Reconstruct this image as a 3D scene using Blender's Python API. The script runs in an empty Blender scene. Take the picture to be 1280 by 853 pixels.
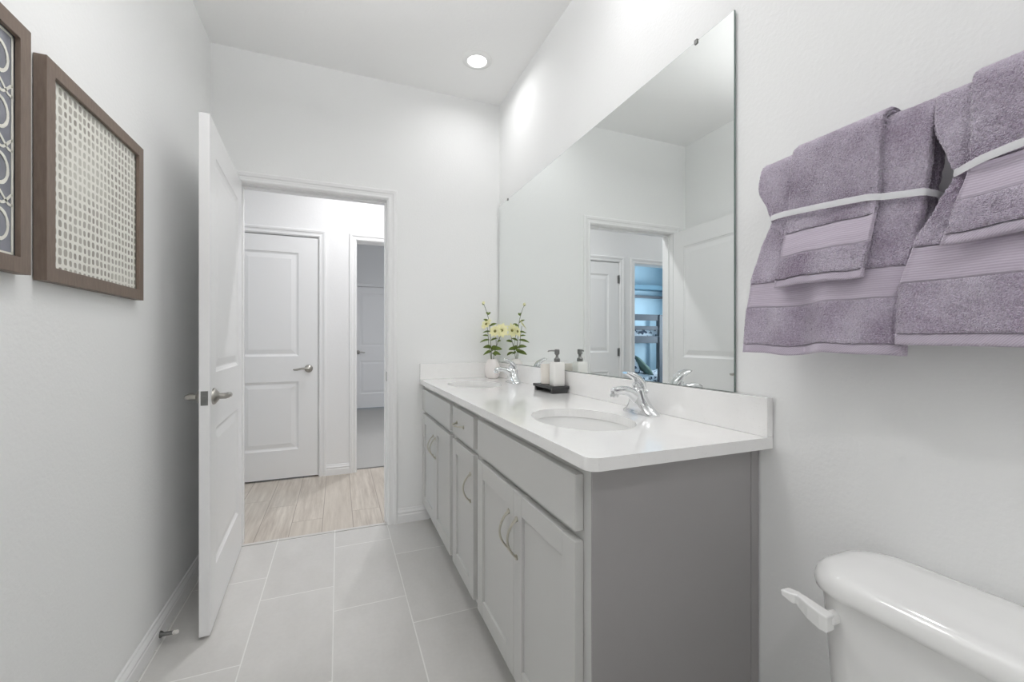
import bpy, bmesh, math, random
from mathutils import Vector, Matrix
random.seed(7)
C = bpy.context.scene.collection
S = bpy.context.scene
PI = math.pi

# ------------------------------------------------------------------ camera, world, lights
cam_d = bpy.data.cameras.new('camera')
cam_d.sensor_width = 36.0; cam_d.sensor_fit = 'HORIZONTAL'; cam_d.lens = 36.0 * 535.0 / 1280.0
cam_d.clip_start = 0.02
cam = bpy.data.objects.new('camera', cam_d); C.objects.link(cam)
cam.location = (0, 0, 1.16)
cam.rotation_euler = (PI / 2, 0, -math.atan(217 / 535))
S.camera = cam
S.view_settings.view_transform = 'Standard'
S.view_settings.look = 'None'
S.view_settings.gamma = 1.0
S.view_settings.exposure = 0.12
try: S.view_settings.use_curve_mapping = False
except Exception: pass
cy = S.cycles
cy.use_denoising = True
cy.max_bounces = 14; cy.diffuse_bounces = 10; cy.glossy_bounces = 6; cy.transmission_bounces = 6
cy.caustics_reflective = True; cy.caustics_refractive = False; cy.blur_glossy = 0.15
cy.sample_clamp_indirect = 3.0
w = bpy.data.worlds.new('world'); S.world = w; w.use_nodes = True
w.node_tree.nodes['Background'].inputs[0].default_value = (0.62, 0.78, 1.0, 1)
w.node_tree.nodes['Background'].inputs[1].default_value = 0.5

def area(name, loc, rot, size, power, color=(1, 1, 1), size_y=None, disk=False, spread=PI):
    d = bpy.data.lights.new(name, 'AREA'); d.energy = power; d.color = color
    d.shape = 'DISK' if disk else 'RECTANGLE'
    d.size = size; d.size_y = size_y or size; d.spread = spread
    o = bpy.data.objects.new(name, d); C.objects.link(o); o.location = loc; o.rotation_euler = rot
    return o
FILL_UP, FILL_DOWN = 14.0, 1.5  # lamp powers of the added bowl-shaped fill light
WARM = (0.99, 0.982, 1.0)
# (x, y, ceiling height, lamp power, label) of every recessed can
CANS = [(0.750, 2.390, 2.80, 1.7, 'round recessed ceiling light over the far sink, glowing near the far corner'),
        (0.680, 1.190, 2.80, 2.4, 'round recessed ceiling light over the near sink'),
        (0.000, -0.650, 2.80, 7.5, 'round recessed ceiling light over the end of the room behind the toilet'),
        (0.300, 3.400, 2.80, 11.5, 'round recessed ceiling light in the hallway'),
        (-1.500, 3.470, 2.80, 2.0, 'added unseen recessed light that brightens the left end of the hallway'),  # unseen can, added to brighten this end of the hallway
        (0.900, 5.000, 2.80, 21.0, 'added unseen recessed light that brightens the carpeted room across the hallway')]  # unseen can, added to light the room beyond
area('added_daylight', (-4.83, 5.9, 1.5), (0, -PI / 2, 0), 1.1, 105, (0.74, 0.88, 1.0), 1.3)  # lamp added outside the unseen window to brighten the bedroom

# ------------------------------------------------------------------ materials
def newmat(name):
    m = bpy.data.materials.new(name); m.use_nodes = True
    nt = m.node_tree; b = nt.nodes['Principled BSDF']
    return m, nt, b
def N(nt, typ, **kw):
    n = nt.nodes.new(typ)
    for k, v in kw.items(): setattr(n, k, v)
    return n
def mth(nt, op, a, b=None, c=None):
    n = nt.nodes.new('ShaderNodeMath'); n.operation = op
    for i, v in enumerate((a, b, c)):
        if v is None: continue
        if isinstance(v, (int, float)): n.inputs[i].default_value = v
        else: nt.links.new(v, n.inputs[i])
    return n.outputs[0]
def mixc(nt, fac, a, b):
    n = nt.nodes.new('ShaderNodeMix'); n.data_type = 'RGBA'
    for i, v in ((0, fac), (6, a), (7, b)):
        if isinstance(v, (int, float)): n.inputs[i].default_value = v
        elif isinstance(v, tuple): n.inputs[i].default_value = (*v, 1) if len(v) == 3 else v
        else: nt.links.new(v, n.inputs[i])
    return n.outputs[2]
def noise(nt, vec, scale, detail=2.0, rough=0.5):
    n = nt.nodes.new('ShaderNodeTexNoise'); n.inputs['Scale'].default_value = scale
    n.inputs['Detail'].default_value = detail; n.inputs['Roughness'].default_value = rough
    if vec is not None: nt.links.new(vec, n.inputs['Vector'])
    return n.outputs['Fac']
def bump(nt, b, height, strength, dist):
    n = nt.nodes.new('ShaderNodeBump'); n.inputs['Strength'].default_value = strength
    n.inputs['Distance'].default_value = dist
    nt.links.new(height, n.inputs['Height']); nt.links.new(n.outputs[0], b.inputs['Normal'])
    return n
def geo(nt): return nt.nodes.new('ShaderNodeNewGeometry').outputs['Position']
def objc(nt): return nt.nodes.new('ShaderNodeTexCoord').outputs['Object']
def plain(name, col, rough=0.5, metal=0.0, coat=0.0, bscale=None, bstr=0.2, bdist=0.001, var=0.0, vscale=8.0, spec=None):
    m, nt, b = newmat(name)
    b.inputs['Base Color'].default_value = (*col, 1); b.inputs['Roughness'].default_value = rough
    b.inputs['Metallic'].default_value = metal; b.inputs['Coat Weight'].default_value = coat
    if spec is not None: b.inputs['Specular IOR Level'].default_value = spec
    p = objc(nt)
    if var:
        f = noise(nt, p, vscale, 3)
        c2 = tuple(max(0, c * (1 - var)) for c in col); c1 = tuple(min(1, c * (1 + var)) for c in col)
        nt.links.new(mixc(nt, f, c2, c1), b.inputs['Base Color'])
    if bscale: bump(nt, b, noise(nt, p, bscale, 3), bstr, bdist)
    return m
M = {}
M['wall'] = plain('wall_paint', (0.86, 0.865, 0.86), 0.75, bscale=95, bstr=0.28, bdist=0.0025, spec=0.3)
M['wall_smooth'] = plain('hall_paint', (0.84, 0.84, 0.84), 0.75, bscale=70, bstr=0.2, bdist=0.002, spec=0.3)
M['ceiling'] = plain('ceiling_paint', (0.87, 0.87, 0.865), 0.85, bscale=60, bstr=0.3, bdist=0.003, spec=0.2)
M['trim'] = plain('white_trim_paint', (0.85, 0.85, 0.85), 0.35, bscale=30, bstr=0.03, bdist=0.001)
M['door'] = plain('white_door_paint', (0.85, 0.85, 0.85), 0.38, bscale=120, bstr=0.05, bdist=0.0008)
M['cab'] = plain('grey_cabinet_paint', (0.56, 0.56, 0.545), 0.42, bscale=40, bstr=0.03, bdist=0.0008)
M['cab_shaded'] = plain('grey_cabinet_paint_shaded', (0.35, 0.338, 0.335), 0.45, var=0.03, vscale=5)  # the cabinet paint again, with the shade of the side put into its colour
M['dark'] = plain('dark_gap', (0.05, 0.05, 0.048), 0.8)
M['porcelain'] = plain('white_porcelain', (0.83, 0.83, 0.82), 0.08, coat=0.6)
M['plastic'] = plain('white_plastic', (0.80, 0.80, 0.79), 0.25)
M['sink'] = plain('white_sink_china', (0.84, 0.84, 0.83), 0.12, coat=0.4)
M['chrome'] = plain('chrome', (0.76, 0.77, 0.78), 0.07, metal=1)
M['nickel'] = plain('brushed_nickel', (0.43, 0.415, 0.385), 0.28, metal=1, bscale=200, bstr=0.05)
M['pull'] = plain('satin_nickel_pull', (0.52, 0.50, 0.43), 0.3, metal=1)
M['steel'] = plain('dull_steel', (0.25, 0.25, 0.245), 0.35, metal=1)
M['blackwood'] = plain('black_stained_wood', (0.035, 0.035, 0.036), 0.5, bscale=60, bstr=0.15)
M['ceramic'] = plain('white_matt_ceramic', (0.82, 0.81, 0.78), 0.35)
M['cup'] = plain('ivory_ceramic', (0.80, 0.76, 0.70), 0.3, bscale=300, bstr=0.1)
M['vase'] = plain('blush_white_ceramic', (0.82, 0.78, 0.76), 0.4)
M['stem'] = plain('green_stem', (0.09, 0.11, 0.05), 0.6)
M['leaf'] = plain('green_leaf', (0.15, 0.215, 0.035), 0.5, var=0.35, vscale=60)
M['petal'] = plain('pale_yellow_petal', (0.90, 0.87, 0.52), 0.6, var=0.12, vscale=80)
M['pistil'] = plain('dark_green_flower_centre', (0.20, 0.19, 0.05), 0.7)
M['rubber'] = plain('white_rubber', (0.75, 0.74, 0.70), 0.6)
M['bunk'] = plain('grey_painted_wood', (0.13, 0.13, 0.145), 0.5)
M['bluewall'] = plain('light_blue_paint', (0.50, 0.63, 0.70), 0.8)
M['blueboard'] = plain('slate_blue_paint', (0.16, 0.27, 0.34), 0.6)
M['pillow_green'] = plain('green_velvet', (0.13, 0.19, 0.16), 0.8)
M['teal'] = plain('dark_teal_print', (0.02, 0.08, 0.10), 0.6)
M['carpet'] = plain('grey_carpet', (0.46, 0.455, 0.44), 0.95, bscale=700, bstr=0.8, bdist=0.004, var=0.06, vscale=200)

def mk_patterned():
    m, nt, b = newmat('patterned_bedding')
    f = noise(nt, objc(nt), 14, 2)
    g = mth(nt, 'GREATER_THAN', f, 0.56)
    nt.links.new(mixc(nt, g, (0.72, 0.74, 0.78), (0.08, 0.10, 0.14)), b.inputs['Base Color'])
    b.inputs['Roughness'].default_value = 0.9
    return m
M['bedding'] = mk_patterned()

def mk_quartz():
    m, nt, b = newmat('white_quartz')
    p = geo(nt)
    v = nt.nodes.new('ShaderNodeTexVoronoi'); v.inputs['Scale'].default_value = 260
    nt.links.new(p, v.inputs['Vector'])
    sp = mth(nt, 'LESS_THAN', v.outputs['Distance'], 0.16)
    f2 = mth(nt, 'GREATER_THAN', noise(nt, p, 90, 1), 0.56)
    fac = mth(nt, 'MULTIPLY', mth(nt, 'MULTIPLY', sp, f2), 0.45)
    c = mixc(nt, noise(nt, p, 25, 3), (0.86, 0.855, 0.845), (0.90, 0.895, 0.885))
    nt.links.new(mixc(nt, fac, c, (0.42, 0.39, 0.36)), b.inputs['Base Color'])
    b.inputs['Roughness'].default_value = 0.13
    b.inputs['Coat Weight'].default_value = 0.3
    return m
M['quartz'] = mk_quartz()

def mk_tile():
    m, nt, b = newmat('floor_tile')
    p = geo(nt); s = nt.nodes.new('ShaderNodeSeparateXYZ'); nt.links.new(p, s.inputs[0])
    PX, PY = 0.3045, 0.61
    kx = mth(nt, 'DIVIDE', mth(nt, 'SUBTRACT', s.outputs[0], 0.285), PX)
    k = mth(nt, 'FLOOR', kx)
    fx = mth(nt, 'SUBTRACT', kx, k)
    dx = mth(nt, 'MULTIPLY', mth(nt, 'MINIMUM', fx, mth(nt, 'SUBTRACT', 1.0, fx)), PX)
    yy = mth(nt, 'ADD', mth(nt, 'SUBTRACT', s.outputs[1], 1.785), mth(nt, 'MULTIPLY', k, 0.2033))
    ky = mth(nt, 'DIVIDE', yy, PY)
    j = mth(nt, 'FLOOR', ky)
    fy = mth(nt, 'SUBTRACT', ky, j)
    dy = mth(nt, 'MULTIPLY', mth(nt, 'MINIMUM', fy, mth(nt, 'SUBTRACT', 1.0, fy)), PY)
    d = mth(nt, 'MINIMUM', dx, dy)
    g = nt.nodes.new('ShaderNodeMapRange'); g.inputs[1].default_value = 0.0018; g.inputs[2].default_value = 0.0030
    nt.links.new(d, g.inputs[0])
    cv = nt.nodes.new('ShaderNodeCombineXYZ'); nt.links.new(k, cv.inputs[0]); nt.links.new(j, cv.inputs[1])
    wn = nt.nodes.new('ShaderNodeTexWhiteNoise'); nt.links.new(cv.outputs[0], wn.inputs['Vector'])
    st = nt.nodes.new('ShaderNodeVectorMath'); st.operation = 'MULTIPLY'; st.inputs[1].default_value = (1, 0.55, 1)
    nt.links.new(p, st.inputs[0])
    ad = nt.nodes.new('ShaderNodeVectorMath'); ad.operation = 'ADD'
    sc = nt.nodes.new('ShaderNodeVectorMath'); sc.operation = 'SCALE'; sc.inputs[3].default_value = 9.0
    nt.links.new(wn.outputs['Color'], sc.inputs[0]); nt.links.new(st.outputs[0], ad.inputs[0]); nt.links.new(sc.outputs[0], ad.inputs[1])
    f = noise(nt, ad.outputs[0], 3.5, 5, 0.6)
    f = mth(nt, 'ADD', mth(nt, 'MULTIPLY', f, 0.8), mth(nt, 'MULTIPLY', noise(nt, p, 60, 3), 0.2))
    tile = mixc(nt, f, (0.44, 0.43, 0.41), (0.70, 0.69, 0.67))
    col = mixc(nt, g.outputs[0], (0.74, 0.735, 0.71), tile)
    nt.links.new(col, b.inputs['Base Color'])
    b.inputs['Roughness'].default_value = 0.42
    h = mth(nt, 'ADD', g.outputs[0], mth(nt, 'MULTIPLY', noise(nt, p, 180, 2), 0.12))
    bump(nt, b, h, 0.5, 0.0012)
    return m
M['tile'] = mk_tile()

def mk_plank():
    m, nt, b = newmat('pale_oak_plank')
    p = geo(nt); s = nt.nodes.new('ShaderNodeSeparateXYZ'); nt.links.new(p, s.inputs[0])
    PX, PY = 0.1805, 1.22
    kx = mth(nt, 'DIVIDE', mth(nt, 'SUBTRACT', s.outputs[0], -0.094), PX)
    k = mth(nt, 'FLOOR', kx); fx = mth(nt, 'SUBTRACT', kx, k)
    dx = mth(nt, 'MULTIPLY', mth(nt, 'MINIMUM', fx, mth(nt, 'SUBTRACT', 1.0, fx)), PX)
    r = nt.nodes.new('ShaderNodeTexWhiteNoise'); r.noise_dimensions = '1D'; nt.links.new(k, r.inputs['W'])
    ky = mth(nt, 'ADD', mth(nt, 'DIVIDE', s.outputs[1], PY), mth(nt, 'MULTIPLY', r.outputs['Value'], 3.0))
    j = mth(nt, 'FLOOR', ky); fy = mth(nt, 'SUBTRACT', ky, j)
    dy = mth(nt, 'MULTIPLY', mth(nt, 'MINIMUM', fy, mth(nt, 'SUBTRACT', 1.0, fy)), PY)
    d = mth(nt, 'MINIMUM', dx, dy)
    g = nt.nodes.new('ShaderNodeMapRange'); g.inputs[1].default_value = 0.0006; g.inputs[2].default_value = 0.003
    nt.links.new(d, g.inputs[0])
    cv = nt.nodes.new('ShaderNodeCombineXYZ'); nt.links.new(k, cv.inputs[0]); nt.links.new(j, cv.inputs[1])
    wn = nt.nodes.new('ShaderNodeTexWhiteNoise'); nt.links.new(cv.outputs[0], wn.inputs['Vector'])
    st = nt.nodes.new('ShaderNodeVectorMath'); st.operation = 'MULTIPLY'; st.inputs[1].default_value = (15, 0.9, 1)
    nt.links.new(p, st.inputs[0])
    ad = nt.nodes.new('ShaderNodeVectorMath'); ad.operation = 'ADD'
    sc = nt.nodes.new('ShaderNodeVectorMath'); sc.operation = 'SCALE'; sc.inputs[3].default_value = 13.0
    nt.links.new(wn.outputs['Color'], sc.inputs[0]); nt.links.new(st.outputs[0], ad.inputs[0]); nt.links.new(sc.outputs[0], ad.inputs[1])
    f = nt.nodes.new('ShaderNodeMapRange'); f.inputs[1].default_value = 0.3; f.inputs[2].default_value = 0.66; nt.links.new(noise(nt, ad.outputs[0], 2.6, 6, 0.66), f.inputs[0]); f = f.outputs[0]
    c1 = mixc(nt, f, (0.38, 0.33, 0.28), (0.62, 0.57, 0.505))
    c2 = mixc(nt, mth(nt, 'MULTIPLY', wn.outputs['Value'], 0.5), c1, (0.50, 0.45, 0.39))
    nt.links.new(mixc(nt, g.outputs[0], (0.26, 0.22, 0.18), c2), b.inputs['Base Color'])
    b.inputs['Roughness'].default_value = 0.45
    bump(nt, b, g.outputs[0], 0.4, 0.001)
    return m
M['plank'] = mk_plank()

def mk_wood():
    m, nt, b = newmat('grey_brown_wood')
    p = objc(nt)
    st = nt.nodes.new('ShaderNodeVectorMath'); st.operation = 'MULTIPLY'; st.inputs[1].default_value = (60, 60, 9)
    nt.links.new(p, st.inputs[0])
    f = noise(nt, st.outputs[0], 3, 5, 0.6)
    nt.links.new(mixc(nt, f, (0.115, 0.080, 0.060), (0.215, 0.165, 0.13)), b.inputs['Base Color'])
    b.inputs['Roughness'].default_value = 0.5
    bump(nt, b, f, 0.15, 0.0006)
    return m
M['wood'] = mk_wood()

def mk_mesh_art():
    # cream paper net with small irregular rounded openings over a grey-brown ground
    m, nt, b = newmat('cream_net_art')
    p = objc(nt)
    nz = nt.nodes.new('ShaderNodeTexNoise'); nz.inputs['Scale'].default_value = 20; nz.inputs['Detail'].default_value = 1
    nt.links.new(p, nz.inputs['Vector'])
    sub = nt.nodes.new('ShaderNodeVectorMath'); sub.operation = 'SUBTRACT'; sub.inputs[1].default_value = (0.5, 0.5, 0.5)
    nt.links.new(nz.outputs['Color'], sub.inputs[0])
    sc = nt.nodes.new('ShaderNodeVectorMath'); sc.operation = 'SCALE'; sc.inputs[3].default_value = 0.009
    nt.links.new(sub.outputs[0], sc.inputs[0])
    ad = nt.nodes.new('ShaderNodeVectorMath'); nt.links.new(p, ad.inputs[0]); nt.links.new(sc.outputs[0], ad.inputs[1])
    s = nt.nodes.new('ShaderNodeSeparateXYZ'); nt.links.new(ad.outputs[0], s.inputs[0])
    ky = mth(nt, 'DIVIDE', s.outputs[1], 0.0220); kz = mth(nt, 'DIVIDE', s.outputs[2], 0.0232)
    jy = mth(nt, 'FLOOR', ky); jz = mth(nt, 'FLOOR', kz)
    fy = mth(nt, 'ABSOLUTE', mth(nt, 'SUBTRACT', mth(nt, 'SUBTRACT', ky, jy), 0.5))
    fz = mth(nt, 'ABSOLUTE', mth(nt, 'SUBTRACT', mth(nt, 'SUBTRACT', kz, jz), 0.5))
    cv = nt.nodes.new('ShaderNodeCombineXYZ'); nt.links.new(jy, cv.inputs[0]); nt.links.new(jz, cv.inputs[1])
    wn = nt.nodes.new('ShaderNodeTexWhiteNoise'); nt.links.new(cv.outputs[0], wn.inputs['Vector'])
    d = mth(nt, 'POWER', mth(nt, 'ADD', mth(nt, 'POWER', fy, 3.0), mth(nt, 'POWER', mth(nt, 'MULTIPLY', fz, 0.86), 3.0)), 1 / 3.0)
    lim = mth(nt, 'ADD', mth(nt, 'MULTIPLY', wn.outputs['Value'], 0.09), 0.265)
    hole = nt.nodes.new('ShaderNodeMapRange'); nt.links.new(mth(nt, 'SUBTRACT', lim, d), hole.inputs[0])
    hole.inputs[1].default_value = -0.02; hole.inputs[2].default_value = 0.03
    fd = nt.nodes.new('ShaderNodeMapRange'); fd.inputs[1].default_value = 0.38; fd.inputs[2].default_value = 0.62; nt.links.new(noise(nt, p, 6, 2), fd.inputs[0])
    hc = mixc(nt, fd.outputs[0], mixc(nt, wn.outputs['Value'], (0.27, 0.25, 0.215), (0.44, 0.42, 0.37)), (0.56, 0.55, 0.49))
    nt.links.new(mixc(nt, hole.outputs[0], (0.80, 0.79, 0.73), hc), b.inputs['Base Color'])
    b.inputs['Roughness'].default_value = 0.6
    bump(nt, b, mth(nt, 'SUBTRACT', 1.0, hole.outputs[0]), 0.6, 0.002)
    return m
M['net'] = mk_mesh_art()

def mk_terry():
    m, nt, b = newmat('lilac_terry')
    p = objc(nt)
    v = nt.nodes.new('ShaderNodeTexVoronoi'); v.inputs['Scale'].default_value = 420; nt.links.new(p, v.inputs['Vector'])
    n1 = noise(nt, p, 330, 3, 0.75); n2 = noise(nt, p, 12, 3)
    f = mth(nt, 'ADD', mth(nt, 'MULTIPLY', n1, 0.55), mth(nt, 'MULTIPLY', n2, 0.45))
    g = nt.nodes.new('ShaderNodeMapRange'); g.inputs[1].default_value = 0.38; g.inputs[2].default_value = 0.60
    nt.links.new(f, g.inputs[0])
    nt.links.new(mixc(nt, g.outputs[0], (0.410, 0.320, 0.445), (0.820, 0.735, 0.875)), b.inputs['Base Color'])
    b.inputs['Roughness'].default_value = 0.95
    b.inputs['Sheen Weight'].default_value = 0.5; b.inputs['Sheen Roughness'].default_value = 0.4
    b.inputs['Specular IOR Level'].default_value = 0.1
    h = mth(nt, 'ADD', mth(nt, 'SUBTRACT', 1.0, v.outputs['Distance']), n1)
    bump(nt, b, h, 1.0, 0.004)
    return m
M['terry'] = mk_terry()
def mk_band(name, diag):
    m, nt, b = newmat(name)
    uv = nt.nodes.new('ShaderNodeUVMap').outputs[0]
    s = nt.nodes.new('ShaderNodeSeparateXYZ'); nt.links.new(uv, s.inputs[0])
    if diag:
        a = mth(nt, 'MULTIPLY', mth(nt, 'ADD', s.outputs[0], s.outputs[1]), 1500.0)
        wv = mth(nt, 'ADD', mth(nt, 'MULTIPLY', mth(nt, 'SINE', a), 0.5), 0.5)
    else:
        a = mth(nt, 'MULTIPLY', s.outputs[1], 1500.0)
        l1 = mth(nt, 'ADD', mth(nt, 'MULTIPLY', mth(nt, 'SINE', a), 0.5), 0.5)
        l2 = mth(nt, 'ADD', mth(nt, 'MULTIPLY', mth(nt, 'SINE', mth(nt, 'MULTIPLY', s.outputs[1], 300.0)), 0.5), 0.5)
        wv = mth(nt, 'ADD', mth(nt, 'MULTIPLY', l1, 0.75), mth(nt, 'MULTIPLY', l2, 0.25))
    nt.links.new(mixc(nt, wv, (0.46, 0.395, 0.485), (0.57, 0.51, 0.60)), b.inputs['Base Color'])
    b.inputs['Roughness'].default_value = 0.7
    b.inputs['Sheen Weight'].default_value = 0.3
    bump(nt, b, wv, 0.4, 0.0010)
    return m
M['band'] = mk_band('lilac_woven_band', False)
M['hem'] = mk_band('lilac_twill_hem', True)
M['ribbon'] = plain('white_satin_ribbon', (0.72, 0.72, 0.74), 0.3, bscale=150, bstr=0.08)
M['ribbon'].node_tree.nodes['Principled BSDF'].inputs['Sheen Weight'].default_value = 0.3

def mk_mirror():
    m, nt, b = newmat('mirror_silvering')
    b.inputs['Base Color'].default_value = (0.90, 0.925, 0.915, 1)
    b.inputs['Metallic'].default_value = 1; b.inputs['Roughness'].default_value = 0.0
    return m
M['mirror'] = mk_mirror()
M['glass_edge'] = plain('green_glass_edge', (0.18, 0.24, 0.22), 0.1)
def mk_emit(name, col, st):
    m, nt, b = newmat(name)
    b.inputs['Base Color'].default_value = (*col, 1)
    b.inputs['Emission Color'].default_value = (*col, 1); b.inputs['Emission Strength'].default_value = st
    return m
M['lens'] = mk_emit('lit_lens', (1.0, 0.99, 0.97), 6.0)
def mk_art_ground():
    m, nt, b = newmat('slate_wash')
    p = objc(nt); f = noise(nt, p, 9, 3)
    nt.links.new(mixc(nt, f, (0.10, 0.105, 0.125), (0.36, 0.37, 0.42)), b.inputs['Base Color'])
    b.inputs['Roughness'].default_value = 0.4
    return m
M['slate'] = mk_art_ground()
M['cream_paint'] = plain('cream_paint_line', (0.80, 0.79, 0.72), 0.5)

# ------------------------------------------------------------------ mesh helpers
def obj(name, bm, mat, parent=None, smooth=False, bevel=0.0, seg=2, loc=None):
    bmesh.ops.recalc_face_normals(bm, faces=bm.faces[:])
    me = bpy.data.meshes.new(name); bm.to_mesh(me); bm.free()
    if mat is not None: me.materials.append(mat)
    o = bpy.data.objects.new(name, me); C.objects.link(o)
    if parent is not None: o.parent = parent
    if loc: o.location = loc
    if smooth:
        for f in me.polygons: f.use_smooth = True
        if smooth == 'auto':
            try: me.set_sharp_from_angle(angle=math.radians(38))
            except Exception: pass
    if bevel:
        md = o.modifiers.new('bevel', 'BEVEL'); md.width = bevel; md.segments = seg; md.limit_method = 'ANGLE'
        md.angle_limit = math.radians(40)
    return o
def BM(): return bmesh.new()
def box(bm, x0, x1, y0, y1, z0, z1):
    v = [bm.verts.new((x, y, z)) for x in (x0, x1) for y in (y0, y1) for z in (z0, z1)]
    for f in ((0, 1, 3, 2), (4, 6, 7, 5), (0, 4, 5, 1), (2, 3, 7, 6), (0, 2, 6, 4), (1, 5, 7, 3)):
        bm.faces.new([v[i] for i in f])
    return bm
def tube(bm, pts, r, n=12, cap=True):
    pts = [Vector(p) for p in pts]
    rs = r if isinstance(r, (list, tuple)) else [r] * len(pts)
    rings = []; up = None
    for i, p in enumerate(pts):
        a = pts[max(0, i - 1)]; b = pts[min(len(pts) - 1, i + 1)]
        t = (b - a).normalized()
        if up is None:
            up = Vector((0, 0, 1)) if abs(t.z) < 0.9 else Vector((1, 0, 0))
        s = t.cross(up).normalized(); u = s.cross(t).normalized(); up = u
        rr = rs[i]; rx, ry = rr if isinstance(rr, tuple) else (rr, rr)
        rings.append([bm.verts.new(p + s * math.cos(k * 2 * PI / n) * rx + u * math.sin(k * 2 * PI / n) * ry) for k in range(n)])
    for a, b in zip(rings, rings[1:]):
        for k in range(n): bm.faces.new((a[k], a[(k + 1) % n], b[(k + 1) % n], b[k]))
    if cap:
        bm.faces.new(rings[0][::-1]); bm.faces.new(rings[-1])
    return bm
def lathe(bm, prof, cx=0, cy=0, n=32, cap=True):
    """prof: list of (radius, z)"""
    rings = []
    for r, z in prof:
        rings.append([bm.verts.new((cx + max(r, 1e-5) * math.cos(k * 2 * PI / n), cy + max(r, 1e-5) * math.sin(k * 2 * PI / n), z)) for k in range(n)])
    for a, b in zip(rings, rings[1:]):
        for k in range(n): bm.faces.new((a[k], a[(k + 1) % n], b[(k + 1) % n], b[k]))
    if cap:
        bm.faces.new(rings[0][::-1]); bm.faces.new(rings[-1])
    return bm
def rr_ring(cx, cy, hx, hy, r, n=8):
    """rounded rectangle outline"""
    r = min(r, hx, hy); P = []
    for q, (sx, sy) in enumerate(((1, 1), (-1, 1), (-1, -1), (1, -1))):
        for k in range(n + 1):
            a = q * PI / 2 + k * PI / 2 / n
            P.append((cx + sx * (hx - r) + r * math.cos(a), cy + sy * (hy - r) + r * math.sin(a)))
    return P
def loft(bm, rings3, cap=True):
    R = [[bm.verts.new(p) for p in ring] for ring in rings3]
    n = len(R[0])
    for a, b in zip(R, R[1:]):
        for k in range(n): bm.faces.new((a[k], a[(k + 1) % n], b[(k + 1) % n], b[k]))
    if cap:
        bm.faces.new(R[0][::-1]); bm.faces.new(R[-1])
    return bm
def sweep_open(bm, prof_paths):
    """prof_paths: list of polylines, one per profile point; closed across the profile"""
    R = [[bm.verts.new(p) for p in path] for path in prof_paths]
    n = len(R); L = len(R[0])
    for i in range(n):
        a, b = R[i], R[(i + 1) % n]
        for k in range(L - 1): bm.faces.new((a[k], a[k + 1], b[k + 1], b[k]))
    bm.faces.new([r[0] for r in R]); bm.faces.new([r[-1] for r in R][::-1])
    return bm
def empty(name, loc=(0, 0, 0), rz=0.0):
    o = bpy.data.objects.new(name, None); C.objects.link(o); o.location = loc; o.rotation_euler = (0, 0, rz)
    o.empty_display_size = 0.05
    return o
def tag(o, label, cat=None, group=None, kind=None):
    if label: o['label'] = label
    if cat: o['category'] = cat
    if group: o['group'] = group
    if kind: o['kind'] = kind
    return o
def struct(o, label=None, cat=None):
    return tag(o, label, cat, kind='structure')
def copy_tree(o, parent=None):
    c = o.copy(); C.objects.link(c)
    if parent is not None: c.parent = parent
    for ch in list(o.children): copy_tree(ch, c)
    return c

# ------------------------------------------------------------------ room dimensions
XL, XR = -0.65, 1.042          # bathroom left and right wall faces
YB, YF = -1.55, 2.80           # back and far wall faces
ZC = 2.80
YH0, YH1 = 2.92, 4.02          # hallway near / far faces
YR = 4.14                      # rooms beyond start
OX0, OX1, OZ = -0.515, 0.285, 2.05   # bathroom door opening (clear)
AX0, AX1 = -0.872, -0.158      # hallway closed door opening
BX0, BX1 = 0.151, 0.911        # opening into the carpeted room
CX0, CX1 = -1.845, -1.083      # opening into the blue bedroom

def walls(name, boxes, mat, label, cat='wall'):
    bm = BM()
    for b in boxes: box(bm, *b)
    return struct(obj(name, bm, mat), label, cat)

J = 0.018   # jamb board
walls('floor', [(XL - 0.12, XR + 0.12, YB - 0.12, 2.806, -0.06, 0.0)], M['tile'], 'pale grey stone-look tile floor of the bathroom', 'floor')
walls('floor_hall', [(-2.6, 1.7, 2.83, 4.10, -0.06, 0.0)], M['plank'], 'pale oak plank floor of the hallway', 'floor')
walls('floor_carpet', [(-4.9, 3.2, 4.125, 8.0, -0.06, 0.0)], M['carpet'], 'light grey carpet in the rooms beyond the hallway', 'floor')
walls('trim_1', [(OX0, OX1, 2.806, 2.83, -0.05, 0.004)], M['tile'], 'thin pale threshold strip between tile and planks', 'threshold')
walls('trim_2', [(-2.6, 1.7, 4.10, 4.125, -0.05, 0.003)], M['steel'], 'thin metal strip where planks meet carpet', 'threshold')
walls('ceiling', [(XL - 0.12, XR + 0.12, YB - 0.12, YF + 0.12, ZC, ZC + 0.08)], M['ceiling'], 'white bathroom ceiling', 'ceiling')
walls('ceiling_hall', [(-2.6, 1.7, YH0, YR, ZC, ZC + 0.08)], M['ceiling'], 'white hallway ceiling', 'ceiling')
walls('ceiling_rooms', [(-4.9, 3.2, YR, 8.0, ZC, ZC + 0.08)], M['ceiling'], 'white ceiling of the rooms beyond', 'ceiling')
walls('wall_left', [(XL - 0.12, XL, YB - 0.12, YF + 0.12, 0, ZC)], M['wall'], 'white left wall with the framed pictures')
walls('wall_right', [(XR, XR + 0.12, YB - 0.12, YF + 0.12, 0, ZC)], M['wall'], 'white textured right wall behind mirror and towels')
walls('wall_back', [(XL, XR, YB - 0.12, YB, 0, ZC)], M['wall'], 'white wall behind the viewer')
walls('wall_far', [(XL, OX0 - J, YF, YF + 0.12, 0, ZC), (OX1 + J, XR, YF, YF + 0.12, 0, ZC), (OX0 - J, OX1 + J, YF, YF + 0.12, OZ + J, ZC)],
      M['wall'], 'white far wall with the open doorway')
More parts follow.
